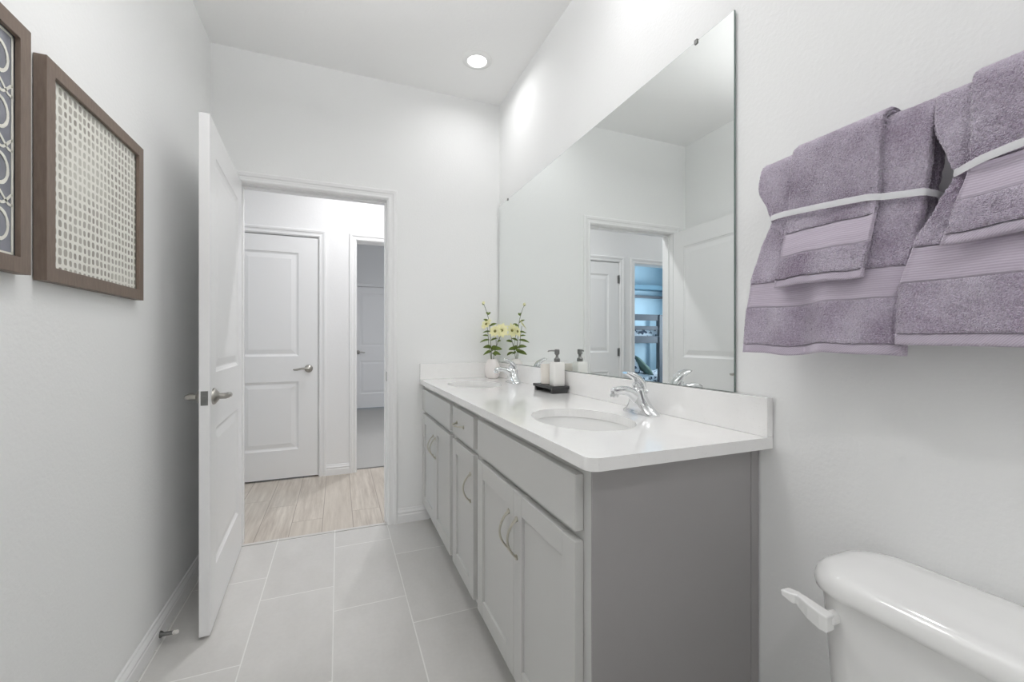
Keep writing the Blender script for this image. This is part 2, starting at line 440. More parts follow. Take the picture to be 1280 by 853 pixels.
def cut_wall(x0, x1, y0, y1, holes):
    out = []; x = x0
    for a, b, zt in holes:
        out.append((x, a - J, y0, y1, 0, ZC)); out.append((a - J, b + J, y0, y1, zt + J, ZC)); x = b + J
    out.append((x, x1, y0, y1, 0, ZC)); return out
walls('wall_hall_far', cut_wall(-2.6, 1.7, YH1, YR, [(CX0, CX1, 2.045), (AX0, AX1, 2.045), (BX0, BX1, 2.045)]), M['wall_smooth'], 'white hallway wall facing the bathroom doorway')
walls('wall_hall_left', [(-2.72, -2.6, YH0, YR, 0, ZC)], M['wall_smooth'], 'white wall closing the left end of the hallway')
walls('wall_hall_right', [(1.7, 1.82, YH0, YR, 0, ZC)], M['wall_smooth'], 'white wall closing the right end of the hallway')
walls('wall_hall_near', [(-2.6, XL - 0.12, YF, YH0, 0, ZC), (XR + 0.12, 1.7, YF, YH0, 0, ZC)], M['wall_smooth'], 'white near wall of the hallway')
# rooms beyond
walls('wall_room_far', [(-0.1, 0.25 - J, 7.70, 7.82, 0, ZC), (0.25 - J, 1.01 + J, 7.70, 7.82, 2.085 + J, ZC), (1.01 + J, 3.2, 7.70, 7.82, 0, ZC)], M['wall_smooth'], 'grey-white far wall of the carpeted room')
walls('wall_room_left', [(-0.22, -0.10, YR + 0.002, 7.82, 0, ZC)], M['wall_smooth'], 'white left wall of the carpeted room')
walls('wall_room_right', [(3.2, 3.32, YR, 8.0, 0, ZC)], M['wall_smooth'], 'white right wall of the carpeted room')
walls('wall_closet_left', [(-1.0, -0.9, YR + 0.002, 7.5, 0, ZC)], M['bluewall'], 'blue right wall of the bunk bed room')
walls('wall_bedroom_far', [(-4.78, -0.9, 7.5, 7.62, 0, ZC)], M['bluewall'], 'light blue wall behind the bunk bed')
walls('wall_bedroom_left', [(-4.78, -4.66, YR, 5.25, 0, ZC), (-4.78, -4.66, 6.55, 7.5, 0, ZC), (-4.78, -4.66, 5.25, 6.55, 0, 0.9), (-4.78, -4.66, 5.25, 6.55, 2.1, ZC)],
      M['bluewall'], 'blue wall with the added window in the bunk bed room')
walls('wall_bedroom_near', [(-4.78, -2.6, YR - 0.10, YR, 0, ZC)], M['bluewall'], 'blue near wall of the bunk bed room')

# unseen window, added to let daylight into the bedroom
wn = empty('added_window_1', (-4.70, 5.9, 0.9)); struct(wn, 'added white framed window, out of view, that lights the bedroom', 'window')
bm = BM(); box(bm, -0.04, 0.04, -0.65, -0.60, 0, 1.2); box(bm, -0.04, 0.04, 0.60, 0.65, 0, 1.2)
box(bm, -0.04, 0.04, -0.60, 0.60, 0, 0.05); box(bm, -0.04, 0.04, -0.60, 0.60, 1.15, 1.2); box(bm, -0.03, 0.03, -0.60, 0.60, 0.58, 0.62)
obj('window_frame', bm, M['trim'], wn)

CAS = [(0, 0), (0, 0.008), (0.006, 0.011), (0.012, 0.011), (0.015, 0.009), (0.030, 0.011), (0.035, 0.016), (0.050, 0.018), (0.057, 0.014), (0.057, 0)]
ntrim = [2]
def casing(x0, x1, zt, yf, d, label):
    ntrim[0] += 1
    bm = BM(); P = []
    x0 -= 0.005; x1 += 0.005; zt += 0.005
    for wd, t in CAS:
        y = yf + d * t
        P.append([(x0 - wd, y, 0), (x0 - wd, y, zt + wd), (x1 + wd, y, zt + wd), (x1 + wd, y, 0)])
    sweep_open(bm, P)
    return struct(obj('trim_%d' % ntrim[0], bm, M['trim']), label, 'door casing')
def jamb(x0, x1, zt, y0, y1, stop_y, label):
    ntrim[0] += 1
    bm = BM()
    box(bm, x0 - J, x0, y0, y1, 0, zt + J); box(bm, x1, x1 + J, y0, y1, 0, zt + J); box(bm, x0, x1, y0, y1, zt, zt + J)
    if stop_y is not None:
        s0, s1 = stop_y
        box(bm, x0, x0 + 0.011, s0, s1, 0, zt); box(bm, x1 - 0.011, x1, s0, s1, 0, zt); box(bm, x0 + 0.011, x1 - 0.011, s0, s1, zt - 0.011, zt)
    return struct(obj('trim_%d' % ntrim[0], bm, M['trim'], bevel=0.0015), label, 'door jamb')
casing(OX0, OX1, OZ, YF, -1, 'white moulded casing around the bathroom doorway')
casing(OX0, OX1, OZ, YH0, 1, 'white casing on the hallway side of the bathroom doorway')
jamb(OX0, OX1, OZ, YF, YH0, (2.842, 2.88), 'white jamb lining the bathroom doorway')
casing(AX0, AX1, 2.045, YH1, -1, 'white casing around the closed hallway door')
jamb(AX0, AX1, 2.045, YH1, YR, (4.062, 4.10), 'white jamb of the closed hallway door')
casing(BX0, BX1, 2.045, YH1, -1, 'white casing around the opening to the carpeted room')
jamb(BX0, BX1, 2.045, YH1, YR, None, 'white jamb of the opening to the carpeted room')
casing(CX0, CX1, 2.045, YH1, -1, 'white casing around the opening to the bunk bed room')
jamb(CX0, CX1, 2.045, YH1, YR, None, 'white jamb of the opening to the bunk bed room')
casing(0.25, 1.01, 2.085, 7.70, -1, 'white casing of the far door in the carpeted room')
jamb(0.25, 1.01, 2.085, 7.70, 7.82, (7.74, 7.78), 'white jamb of the far door in the carpeted room')

BASE = [(0, 0), (0.014, 0), (0.014, 0.050), (0.011, 0.054), (0.011, 0.062), (0.014, 0.066), (0.010, 0.074), (0.006, 0.080), (0.005, 0.088), (0, 0.092)]
def baseboard(name, p0, p1, nrm, label):
    bm = BM(); P = [[(p0[0] + nrm[0] * t, p0[1] + nrm[1] * t, z), (p1[0] + nrm[0] * t, p1[1] + nrm[1] * t, z)] for t, z in BASE]
    sweep_open(bm, P)
    return struct(obj(name, bm, M['trim']), label, 'baseboard')
baseboard('baseboard_left', (XL, YB), (XL, YF), (1, 0), 'white moulded baseboard along the left wall')
baseboard('baseboard_far', (OX1 + 0.062, YF), (0.55, YF), (0, -1), 'white baseboard between doorway casing and vanity')
baseboard('baseboard_far_left', (XL + 0.014, YF), (OX0 - 0.062, YF), (0, -1), 'short white baseboard behind the open door')
baseboard('baseboard_right', (XR, YB), (XR, 0.80), (-1, 0), 'white baseboard behind the toilet')
baseboard('baseboard_back', (XL, YB), (XR, YB), (0, 1), 'white baseboard on the wall behind the viewer')
baseboard('baseboard_hall', (AX1 + 0.062, YH1), (BX0 - 0.062, YH1), (0, -1), 'short white baseboard between the two hallway casings')
baseboard('baseboard_hall_left', (CX1 + 0.062, YH1), (AX0 - 0.062, YH1), (0, -1), 'short white baseboard left of the closed hallway door')
baseboard('baseboard_room', (1.072, 7.70), (3.2, 7.70), (0, -1), 'white baseboard of the carpeted room')

# ------------------------------------------------------------------ doors
def door_leaf_bm(W, H, T, panels):
    """local: x 0..W, y 0..T, z 0..H; panels: (x0,x1,z0,z1) recessed on both faces"""
    bm = BM()
    xs = sorted({0, W, *[p[0] for p in panels], *[p[1] for p in panels]})
    zs = sorted({0, H, *[p[2] for p in panels], *[p[3] for p in panels]})
    RINGS = [(0, 0), (0.004, 0.0035), (0.016, 0.0085), (0.022, 0.0085), (0.050, 0.0035), (0.054, 0.0025)]
    def quad(a, b, c, d): bm.faces.new([bm.verts.new(p) for p in (a, b, c, d)])
    for yf, sg in ((0.0, 1), (T, -1)):
        for i in range(len(xs) - 1):
            for j in range(len(zs) - 1):
                x0, x1, z0, z1 = xs[i], xs[i + 1], zs[j], zs[j + 1]
                if any(abs(p[0] - x0) < 1e-6 and abs(p[1] - x1) < 1e-6 and abs(p[2] - z0) < 1e-6 and abs(p[3] - z1) < 1e-6 for p in panels):
                    prev = None
                    for ins, dep in RINGS:
                        y = yf + sg * dep
                        cur = [(x0 + ins, y, z0 + ins), (x1 - ins, y, z0 + ins), (x1 - ins, y, z1 - ins), (x0 + ins, y, z1 - ins)]
                        if prev:
                            for k in range(4): quad(prev[k], prev[(k + 1) % 4], cur[(k + 1) % 4], cur[k])
                        prev = cur
                    quad(*prev)
                else:
                    quad((x0, yf, z0), (x1, yf, z0), (x1, yf, z1), (x0, yf, z1))
    quad((0, 0, 0), (0, T, 0), (0, T, H), (0, 0, H)); quad((W, 0, 0), (W, T, 0), (W, T, H), (W, 0, H))
    quad((0, 0, 0), (W, 0, 0), (W, T, 0), (0, T, 0)); quad((0, 0, H), (W, 0, H), (W, T, H), (0, T, H))
    bmesh.ops.remove_doubles(bm, verts=bm.verts[:], dist=1e-5)
    return bm
def lever_bm(side, length, T):
    """lever handle on face y=T (side=1) or y=0 (side=-1), pointing -x, centred on x=0,z=0"""
    y0 = T if side > 0 else 0.0; s = side
    bm = BM()
    # rosette
    n = 28; prof = [(0.033, 0), (0.033, 0.004), (0.030, 0.009), (0.018, 0.018), (0.012, 0.022), (0.012, 0.046)]
    rings = [[bm.verts.new((r * math.cos(k * 2 * PI / n), y0 + s * h, r * math.sin(k * 2 * PI / n))) for k in range(n)] for r, h in prof]
    for a, b in zip(rings, rings[1:]):
        for k in range(n): bm.faces.new((a[k], a[(k + 1) % n], b[(k + 1) % n], b[k]))
    bm.faces.new(rings[0]); bm.faces.new(rings[-1])
    y = y0 + s * 0.048
    pts = [(0.012, y, 0.0), (0.0, y, 0.001), (-0.025, y, 0.004), (-0.055, y, 0.002), (-0.085, y, -0.005), (-length + 0.01, y - s * 0.004, -0.006), (-length, y - s * 0.006, -0.003)]
    tube(bm, pts, [(0.008, 0.008), (0.013, 0.011), (0.009, 0.009), (0.007, 0.009), (0.006, 0.009), (0.006, 0.008), (0.003, 0.004)], 14)
    return bm
def hinge_bm(T):
    bm = BM(); tube(bm, [(0, 0, -0.045), (0, 0, 0.045)], 0.0072, 12)
    box(bm, -0.0005, 0.018, 0.0042, 0.0052, -0.044, 0.044)
    for z in (-0.028, -0.010, 0.010, 0.028): tube(bm, [(0, 0, z - 0.0006), (0, 0, z + 0.0006)], 0.0080, 12)
    lathe(bm, [(0.0, 0.052), (0.003, 0.05), (0.004, 0.046), (0.003, 0.045)], n=10)
    return bm
# bathroom door, standing open along the left wall
DW, DH, DT = 0.792, 2.035, 0.035
bd = empty('door_1', (-0.536, 2.778, 0.012), math.atan2(-0.999, 0.046)); struct(bd, 'white two-panel bathroom door standing open near the left wall', 'door')
PN = lambda W: [(0.115, W - 0.115, 0.225, 0.79), (0.115, W - 0.115, 1.02, 1.905)]
obj('door_leaf', door_leaf_bm(DW, DH, DT, PN(DW)), M['door'], bd, bevel=0.0015)
for side in (1, -1):
    h = obj('door_handle', lever_bm(side, 0.115, DT), M['nickel'], bd, smooth='auto'); h.location = (DW - 0.062, 0, 0.925)
bm = BM(); box(bm, 0, 0.0012, 0.0055, 0.0295, -0.028, 0.028)
box(bm, 0.001, 0.008, 0.011, 0.024, -0.010, 0.010)
lp = obj('latch_plate', bm, M['steel'], bd, bevel=0.0008); lp.location = (DW, 0, 0.925)
for z in (0.22, 1.02, 1.82):
    h = obj('hinge', hinge_bm(DT), M['steel'], bd, smooth='auto'); h.location = (-0.006, -0.004, z)
# closed hallway door
ad = empty('door_2', (AX0 + 0.004, YH1 + 0.004, 0.014)); struct(ad, 'closed white two-panel door across the hallway with hinges on its left', 'door')
AW = AX1 - AX0 - 0.008
obj('door_leaf', door_leaf_bm(AW, 2.025, DT, [(0.135, AW - 0.15, 0.235, 0.805), (0.135, AW - 0.15, 1.02, 1.890)]), M['door'], ad, bevel=0.0015)
h = obj('door_handle', lever_bm(-1, 0.115, DT), M['nickel'], ad, smooth='auto'); h.location = (AW - 0.072, 0, 0.912)
for z in (0.25, 1.02, 1.84):
    h = obj('hinge', hinge_bm(DT), M['steel'], ad, smooth='auto'); h.location = (0.002, -0.006, z)
# far door in carpeted room
fd = empty('door_3', (0.254, 7.742 - 0.035, 0.02)); struct(fd, 'white two-panel door at the far side of the carpeted room', 'door')
obj('door_leaf', door_leaf_bm(0.752, 2.06, DT, [(0.085, 0.66, 0.24, 0.80), (0.085, 0.66, 1.05, 1.955)]), M['door'], fd, bevel=0.0015)
h = obj('door_handle', lever_bm(-1, 0.11, DT), M['nickel'], fd, smooth='auto')
h.location = (0.055, 0, 0.95); h.scale = (-1, 1, 1)
# strike plate on the bathroom jamb
bm = BM(); box(bm, OX1 - 0.0015, OX1, 2.812, 2.838, 0.905, 0.965)
struct(obj('trim_20', bm, M['steel'], bevel=0.0006), 'small metal strike plate on the right jamb', 'strike plate')
# spring door stop
ds = empty('door_stop', (XL + 0.014, 2.035, 0.030)); tag(ds, 'small spring door stop screwed to the left baseboard', 'door stop')
ds.rotation_euler = (0, -0.16, -0.55)
bm = BM(); tube(bm, [(0, 0, 0), (0.004, 0, 0), (0.012, 0, 0)], [0.013, 0.012, 0.007], 16)
obj('base', bm, M['steel'], ds, smooth='auto')
bm = BM(); pts = []
for i in range(0, 14 * 10 + 1):
    a = i / 10 * 2 * PI; x = 0.010 + i / 140 * 0.055
    pts.append((x, math.cos(a) * 0.0055, math.sin(a) * 0.0055 + 0.10 * (x - 0.01)))
tube(bm, pts, 0.0019, 6)
obj('spring', bm, M['steel'], ds, smooth=True)
bm = BM(); tube(bm, [(0.064, 0, 0.0054), (0.070, 0, 0.006), (0.080, 0, 0.007)], [0.0075, 0.008, 0.007], 14)
obj('rubber_tip', bm, M['rubber'], ds, smooth='auto')

# ------------------------------------------------------------------ vanity cabinets
XF = 0.497        # front faces of doors and drawers
XFR = 0.520       # face frame front
XW = XR - 0.004
ZT = 0.880
def shaker_bm(y0, y1, z0, z1):
    """door front: frame with recessed panel; faces -x"""
    sw = 0.060; g = 0.0004
    bm = BM()
    box(bm, XF, XFR - 0.0005, y0, y0 + sw, z0, z1); box(bm, XF, XFR - 0.0005, y1 - sw, y1, z0, z1)
    box(bm, XF + 0.0006, XFR - 0.0005, y0 + sw + g, y1 - sw - g, z0, z0 + sw); box(bm, XF + 0.0006, XFR - 0.0005, y0 + sw + g, y1 - sw - g, z1 - sw, z1)
    box(bm, XF + 0.009, XFR - 0.003, y0 + sw - 0.004, y1 - sw + 0.004, z0 + sw - 0.004, z1 - sw + 0.004)
    return bm
def pull_bm(y, z, L, vertical=True):
    """arched pull with wider feet; stands off -x"""
    bm = BM(); pts = []; rs = []
    n = 18
    for i in range(n + 1):
        t = i / n; q = (t - 0.5) * L
        out = 0.030 * (math.sin(PI * t) ** 0.75)
        pts.append((XF - 0.001 - out, y, z + q) if vertical else (XF - 0.001 - out, y + q, z))
        wdt = 0.0042 + 0.0035 * abs(2 * t - 1) ** 2
        rs.append((wdt, 0.0034))
    tube(bm, pts, rs, 10)
    for sg in (-1, 1):
        q = sg * L / 2
        p0 = Vector((XF, y, z + q) if vertical else (XF, y + q, z))
        tube(bm, [p0, p0 + Vector((-0.004, 0, 0))], 0.0085, 12)
    return bm
def cabinet(y0, y1, drawer, doors, frame, label):
    c = empty('vanity_cabinet', (0.78, (y0 + y1) / 2, 0)); tag(c, label, 'cabinet', 'grey vanity cabinets')
    inv = Matrix.Translation(-c.location)
    def put(name, bm, mat, **kw):
        p = kw.pop('parent', c)
        o = obj(name, bm, mat, p, **kw)
        if p is c: o.matrix_parent_inverse = inv
        return o
    # carcass (sides, bottom, back), inside stays hollow
    bm = BM()
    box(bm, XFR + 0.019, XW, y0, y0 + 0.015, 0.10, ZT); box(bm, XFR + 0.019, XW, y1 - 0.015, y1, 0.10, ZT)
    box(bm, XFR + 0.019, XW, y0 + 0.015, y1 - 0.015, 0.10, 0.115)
    put('carcass', bm, M['cab_shaded'])
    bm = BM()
    box(bm, 0.575, 0.590, y0, y1, 0.0, 0.0995); 
    put('toe_kick', bm, M['cab'])
    # face frame
    bm = BM(); a, b, rails = frame
    box(bm, XFR, XFR + 0.019, y0, y0 + a, 0.10, ZT); box(bm, XFR, XFR + 0.019, y1 - b, y1, 0.10, ZT)
    for z0, z1 in rails: box(bm, XFR, XFR + 0.019, y0 + a, y1 - b, z0, z1)
    put('face_frame', bm, M['cab'])
    bm = BM(); box(bm, XF, XFR - 0.0005, *drawer)
    d = put('drawer_front', bm, M['cab'], bevel=0.0018)
    return c, put, d
RAILS = [(0.10, 0.14), (0.690, 0.738), (0.845, ZT)]
ZD0, ZD1 = 0.127, 0.703     # doors
ZR0, ZR1 = 0.727, 0.856     # drawer fronts
# near sink cabinet
c, put, d = cabinet(0.815, 1.608, (0.845, 1.580, ZR0, ZR1), None, (0.045, 0.045, RAILS), 'near sink cabinet with wide false drawer front and two doors, closest to the toilet')
for (a, b, py) in ((0.845, 1.2125, 1.187), (1.2145, 1.580, 1.252)):
    dr = put('cabinet_door', shaker_bm(a, b, ZD0, ZD1), M['cab'], bevel=0.0015)
    p = put('pull', pull_bm(py, 0.567, 0.115), M['pull'], smooth='auto', parent=dr)
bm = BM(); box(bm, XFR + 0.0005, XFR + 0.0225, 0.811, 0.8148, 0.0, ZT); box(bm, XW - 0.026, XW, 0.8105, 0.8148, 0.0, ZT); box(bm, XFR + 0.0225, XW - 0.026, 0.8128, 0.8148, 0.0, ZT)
put('side_panel', bm, M['cab_shaded'])
# middle drawer cabinet
c, put, d = cabinet(1.6085, 1.994, (1.637, 1.968, ZR0, ZR1), None, (0.045, 0.045, RAILS), 'narrow middle vanity cabinet with one drawer over one door')
put('pull', pull_bm(1.832, 0.790, 0.110, False), M['pull'], smooth='auto', parent=d)
dr = put('cabinet_door', shaker_bm(1.637, 1.968, ZD0, ZD1), M['cab'], bevel=0.0015)
put('pull', pull_bm(1.675, 0.565, 0.110), M['pull'], smooth='auto', parent=dr)
# far sink cabinet
c, put, d = cabinet(1.9945, 2.787, (2.022, 2.740, ZR0, ZR1), None, (0.045, 0.055, RAILS), 'far sink cabinet with two doors, against the far wall by the doorway')
for (a, b, py) in ((2.022, 2.380, 2.352), (2.382, 2.740, 2.412)):
    dr = put('cabinet_door', shaker_bm(a, b, ZD0, ZD1), M['cab'], bevel=0.0015)
    put('pull', pull_bm(py, 0.567, 0.110), M['pull'], smooth='auto', parent=dr)

# ------------------------------------------------------------------ countertop with two oval cut-outs
SX, SA, SB = 0.722, 0.148, 0.205
SINKS = (1.192, 2.355)
Z0, Z1 = 0.8825, 0.912
ct = empty('vanity_countertop', (0.76, 1.78, 0.8825)); tag(ct, 'long white speckled quartz vanity top with two oval sink cut-outs', 'countertop')
inv = Matrix.Translation(-ct.location)
bm = BM()
def loop(pts):
    vs = [bm.verts.new((x, y, Z1)) for x, y in pts]
    return [bm.edges.new((vs[i], vs[(i + 1) % len(vs)])) for i in range(len(vs))]
out = []
R = 0.028
out += [(1.0385, 0.770), (1.0385, 2.796), (0.488, 2.796)]
for k in range(9):
    a = PI + k * PI / 2 / 8
    out.append((0.488 + R + R * math.cos(a), 0.770 + R + R * math.sin(a)))
ed = loop(out)
for sy in SINKS:
    ed += loop([(SX + SA * math.cos(k * 2 * PI / 72), sy + SB * math.sin(k * 2 * PI / 72)) for k in range(72)])
bmesh.ops.triangle_fill(bm, edges=ed, use_beauty=True, use_dissolve=False)
r = bmesh.ops.extrude_face_region(bm, geom=bm.faces[:])
for v in [g for g in r['geom'] if isinstance(g, bmesh.types.BMVert)]: v.co.z = Z0
o = obj('stone_slab', bm, M['quartz'], ct, bevel=0.0022); o.matrix_parent_inverse = inv
bm = BM(); box(bm, 1.0185, 1.0385, 0.770, 2.796, Z1 + 0.0002, 1.014)
o = obj('backsplash', bm, M['quartz'], ct, bevel=0.0015); o.matrix_parent_inverse = inv
bm = BM(); box(bm, 0.488, 1.0180, 2.776, 2.796, Z1 + 0.0002, 1.014)
o = obj('side_splash', bm, M['quartz'], ct, bevel=0.0015); o.matrix_parent_inverse = inv

def sink(sy, label):
    s = empty('sink_basin', (SX, sy, Z0 - 0.145)); tag(s, label, 'sink', 'oval undermount sinks')
    bm = BM(); rings = []
    prof = [(1.14, 0.1445), (1.03, 0.1445), (1.02, 0.140), (1.0, 0.125), (0.955, 0.095), (0.87, 0.060), (0.72, 0.028), (0.50, 0.010), (0.25, 0.003), (0.11, 0.0)]
    for f, z in prof:
        rings.append([(SA * f * math.cos(k * 2 * PI / 56), SB * (f if f > .3 else f * SA / SB) * math.sin(k * 2 * PI / 56), z) for k in range(56)])
    loft(bm, rings, cap=False)
    o = obj('bowl', bm, M['sink'], s, smooth=True)
    md = o.modifiers.new('solid', 'SOLIDIFY'); md.thickness = 0.008; md.offset = -1
    bm = BM(); lathe(bm, [(0.024, 0.0005), (0.024, 0.003), (0.018, 0.0035), (0.016, 0.001), (0.015, 0.0055), (0.010, 0.008), (0.0, 0.009)], n=24)
    obj('drain', bm, M['chrome'], s, smooth='auto')
    return s
sink(SINKS[0], 'near oval white undermount sink, closest to the towels')
sink(SINKS[1], 'far oval white undermount sink by the vase')

# ------------------------------------------------------------------ faucets
def faucet(y, label):
    f = empty('faucet', (0.958, y, Z1 + 0.0004)); tag(f, label, 'faucet', 'chrome single-lever faucets')
    bm = BM()
    secs = [(0.000, 0.000, 0.0275, 0.080, 0.0275), (0.006, 0.000, 0.0275, 0.080, 0.027), (0.011, 0.000, 0.0270, 0.074, 0.026), (0.018, -0.001, 0.0265, 0.062, 0.025),
            (0.027, -0.003, 0.0265, 0.050, 0.024), (0.039, -0.006, 0.0265, 0.040, 0.024), (0.053, -0.009, 0.0260, 0.033, 0.023), (0.067, -0.012, 0.0250, 0.028, 0.023), (0.080, -0.014, 0.0220, 0.024, 0.021), (0.089, -0.015, 0.0160, 0.018, 0.016), (0.092, -0.015, 0.008, 0.009, 0.008)]
    loft(bm, [[(px, py, z) for px, py in rr_ring(cx, 0, hx, hy, r, 7)] for z, cx, hx, hy, r in secs])
    obj('body', bm, M['chrome'], f, smooth='auto')
    bm = BM()
    tube(bm, [(-0.005, 0, 0.040), (-0.030, 0, 0.066), (-0.055, 0, 0.079), (-0.080, 0, 0.083), (-0.105, 0, 0.081), (-0.116, 0, 0.079)],
         [(0.025, 0.024), (0.023, 0.020), (0.020, 0.016), (0.018, 0.0145), (0.0165, 0.0135), (0.013, 0.011)], 20)
    tube(bm, [(-0.106, 0, 0.078), (-0.109, 0, 0.066), (-0.109, 0, 0.061)], [0.0125, 0.0135, 0.0125], 18)
    obj('spout', bm, M['chrome'], f, smooth='auto')
    # lever: a broad curved paddle rising forward from the body
    bm = BM()
    tube(bm, [(-0.012, 0, 0.082), (-0.018, 0, 0.094), (-0.024, 0, 0.104)], [0.016, 0.0145, 0.012], 18)
    tube(bm, [(0.012, 0, 0.086), (0.002, 0, 0.103), (-0.014, 0, 0.119), (-0.033, 0, 0.131), (-0.053, 0, 0.139), (-0.066, 0, 0.141)],
         [(0.012, 0.008), (0.020, 0.012), (0.0235, 0.012), (0.0240, 0.010), (0.0215, 0.008), (0.013, 0.004)], 20)
    obj('lever', bm, M['chrome'], f, smooth='auto')
    bm = BM()
    tube(bm, [(0.024, 0, 0.008), (0.024, 0, 0.070)], 0.0028, 10); lathe(bm, [(0.003, 0.066), (0.0065, 0.070), (0.0065, 0.076), (0.003, 0.079)], 0.024, 0, 14)
    obj('lift_rod', bm, M['chrome'], f, smooth='auto')
    return f
faucet(1.190, 'chrome single-lever faucet at the near sink')
faucet(2.335, 'chrome single-lever faucet at the far sink beside the vase')

# ------------------------------------------------------------------ tray, dispenser, cup
ty0, ty1, tx0, tx1 = 1.778, 1.985, 0.920, 1.015
tr = empty('tray', ((tx0 + tx1) / 2, (ty0 + ty1) / 2, Z1 + 0.0004)); tag(tr, 'small black footed wooden tray on the vanity top', 'tray')
inv = Matrix.Translation(-tr.location)
bm = BM(); box(bm, tx0, tx1, ty0, ty1, Z1 + 0.0205, Z1 + 0.034); o = obj('tray_top', bm, M['blackwood'], tr, bevel=0.002); o.matrix_parent_inverse = inv
for a in (ty0 + 0.006, ty1 - 0.026):
    bm = BM(); box(bm, tx0 + 0.006, tx1 - 0.006, a, a + 0.020, Z1 + 0.0004, Z1 + 0.0203)
    o = obj('foot', bm, M['blackwood'], tr, bevel=0.0015); o.matrix_parent_inverse = inv
ZTR = Z1 + 0.0343
sd = empty('soap_dispenser', (0.970, 1.818, ZTR)); tag(sd, 'square white soap dispenser with chrome pump on the black tray', 'soap dispenser')
bm = BM(); secs = [(0.0, 0.0270, 0.006), (0.002, 0.0285, 0.007), (0.108, 0.0285, 0.007), (0.112, 0.026, 0.009), (0.113, 0.014, 0.009)]
loft(bm, [[(x, y, z) for x, y in rr_ring(0, 0, hw, hw, r, 5)] for z, hw, r in secs])
obj('bottle', bm, M['ceramic'], sd, smooth='auto')
bm = BM(); lathe(bm, [(0.0135, 0.1132), (0.0145, 0.118), (0.0145, 0.128), (0.010, 0.133), (0.0065, 0.137), (0.0065, 0.146), (0.012, 0.152), (0.0125, 0.171), (0.010, 0.174), (0.0, 0.1745)], n=24)
tube(bm, [(-0.004, 0.003, 0.1665), (-0.020, 0.014, 0.1675), (-0.033, 0.023, 0.166), (-0.036, 0.025, 0.162)], [0.0042, 0.0036, 0.0033, 0.003], 10)
obj('pump', bm, M['steel'], sd, smooth='auto')
cp = BM(); lathe(cp, [(0.026, 0.0), (0.031, 0.002), (0.0335, 0.095), (0.0335, 0.098), (0.031, 0.098), (0.029, 0.012), (0.0, 0.010)], n=36)
c_ = obj('tumbler', cp, M['cup'], smooth='auto', loc=(0.966, 1.915, ZTR)); tag(c_, 'ivory bathroom tumbler behind the soap dispenser on the tray', 'tumbler')

# ------------------------------------------------------------------ vase with three sprigs
VX, VY = 0.948, 2.685
bm = BM(); lathe(bm, [(0.026, 0.0), (0.034, 0.003), (0.045, 0.018), (0.0495, 0.042), (0.0495, 0.072), (0.044, 0.098), (0.035, 0.115), (0.030, 0.122), (0.029, 0.128), (0.026, 0.128), (0.027, 0.120), (0.040, 0.095), (0.045, 0.06), (0.040, 0.02), (0.0, 0.012)], n=40)
v_ = obj('bud_vase', bm, M['vase'], smooth='auto', loc=(VX, VY, Z1 + 0.0004)); tag(v_, 'small rounded blush white ceramic vase in the far counter corner', 'vase')
def leaf_bm(p, d, L, Wd, droop=0.25):
    bm = BM(); p = Vector(p); d = Vector(d).normalized(); s = d.cross(Vector((0.25, 0.85, 0.75)))
    if s.length < 0.1: s = Vector((1, 0, 0))
    s.normalize(); up = s.cross(d).normalized(); n = 8; rows = []
    for i in range(n + 1):
        t = i / n; q = p + d * (L * t) - Vector((0, 0, 1)) * droop * L * t * t
        wd = Wd * math.sin(PI * min(1, t * 0.93 + 0.04)) ** 0.8 * (1 if t < 0.97 else 0.2)
        rows.append([bm.verts.new(q - s * wd + up * wd * 0.35), bm.verts.new(q), bm.verts.new(q + s * wd + up * wd * 0.35)])
    for a, b in zip(rows, rows[1:]):
        for k in range(2): bm.faces.new((a[k], a[k + 1], b[k + 1], b[k]))
    return bm
def flower(parent, c, nrm, rad, npet=9):
    c = Vector(c); nrm = Vector(nrm).normalized()
    q = nrm.to_track_quat('Z', 'Y').to_matrix()
    bm = BM()
    for k in range(npet * 2):
        lay = k % 2; a = k * PI / npet + random.uniform(-.1, .1); L = rad * (1 - 0.22 * lay) * random.uniform(.92, 1.05)
        n = 6; rows = []
        for i in range(n + 1):
            t = i / n; rr = 0.004 + L * t; hgt = (0.25 + 0.25 * lay) * L * t * (1.25 - t * 0.75)
            wd = L * 0.24 * math.sin(PI * min(1, 0.12 + t * 0.84)) ** 0.7
            e = Vector((math.cos(a), math.sin(a), 0)); f_ = Vector((-math.sin(a), math.cos(a), 0))
            rows.append([bm.verts.new(c + q @ (e * rr + f_ * wd * m_ + Vector((0, 0, hgt + abs(m_) * wd * .25)))) for m_ in (-1, 0, 1)])
        for r0, r1 in zip(rows, rows[1:]):
            for m_ in range(2): bm.faces.new((r0[m_], r0[m_ + 1], r1[m_ + 1], r1[m_]))
    b = obj('blossom', bm, M['petal'], parent, smooth=True)
    bm = BM(); prof = [(0.009, 0.0), (0.0095, 0.004), (0.006, 0.007), (0.0, 0.008)]
    n = 16; rings = [[bm.verts.new(c + q @ Vector((r * math.cos(k * 2 * PI / n), r * math.sin(k * 2 * PI / n), z + 0.003))) for k in range(n)] for r, z in prof]
    for a_, b_ in zip(rings, rings[1:]):
        for k in range(n): bm.faces.new((a_[k], a_[(k + 1) % n], b_[(k + 1) % n], b_[k]))
    obj('flower_centre', bm, M['pistil'], b, smooth=True)
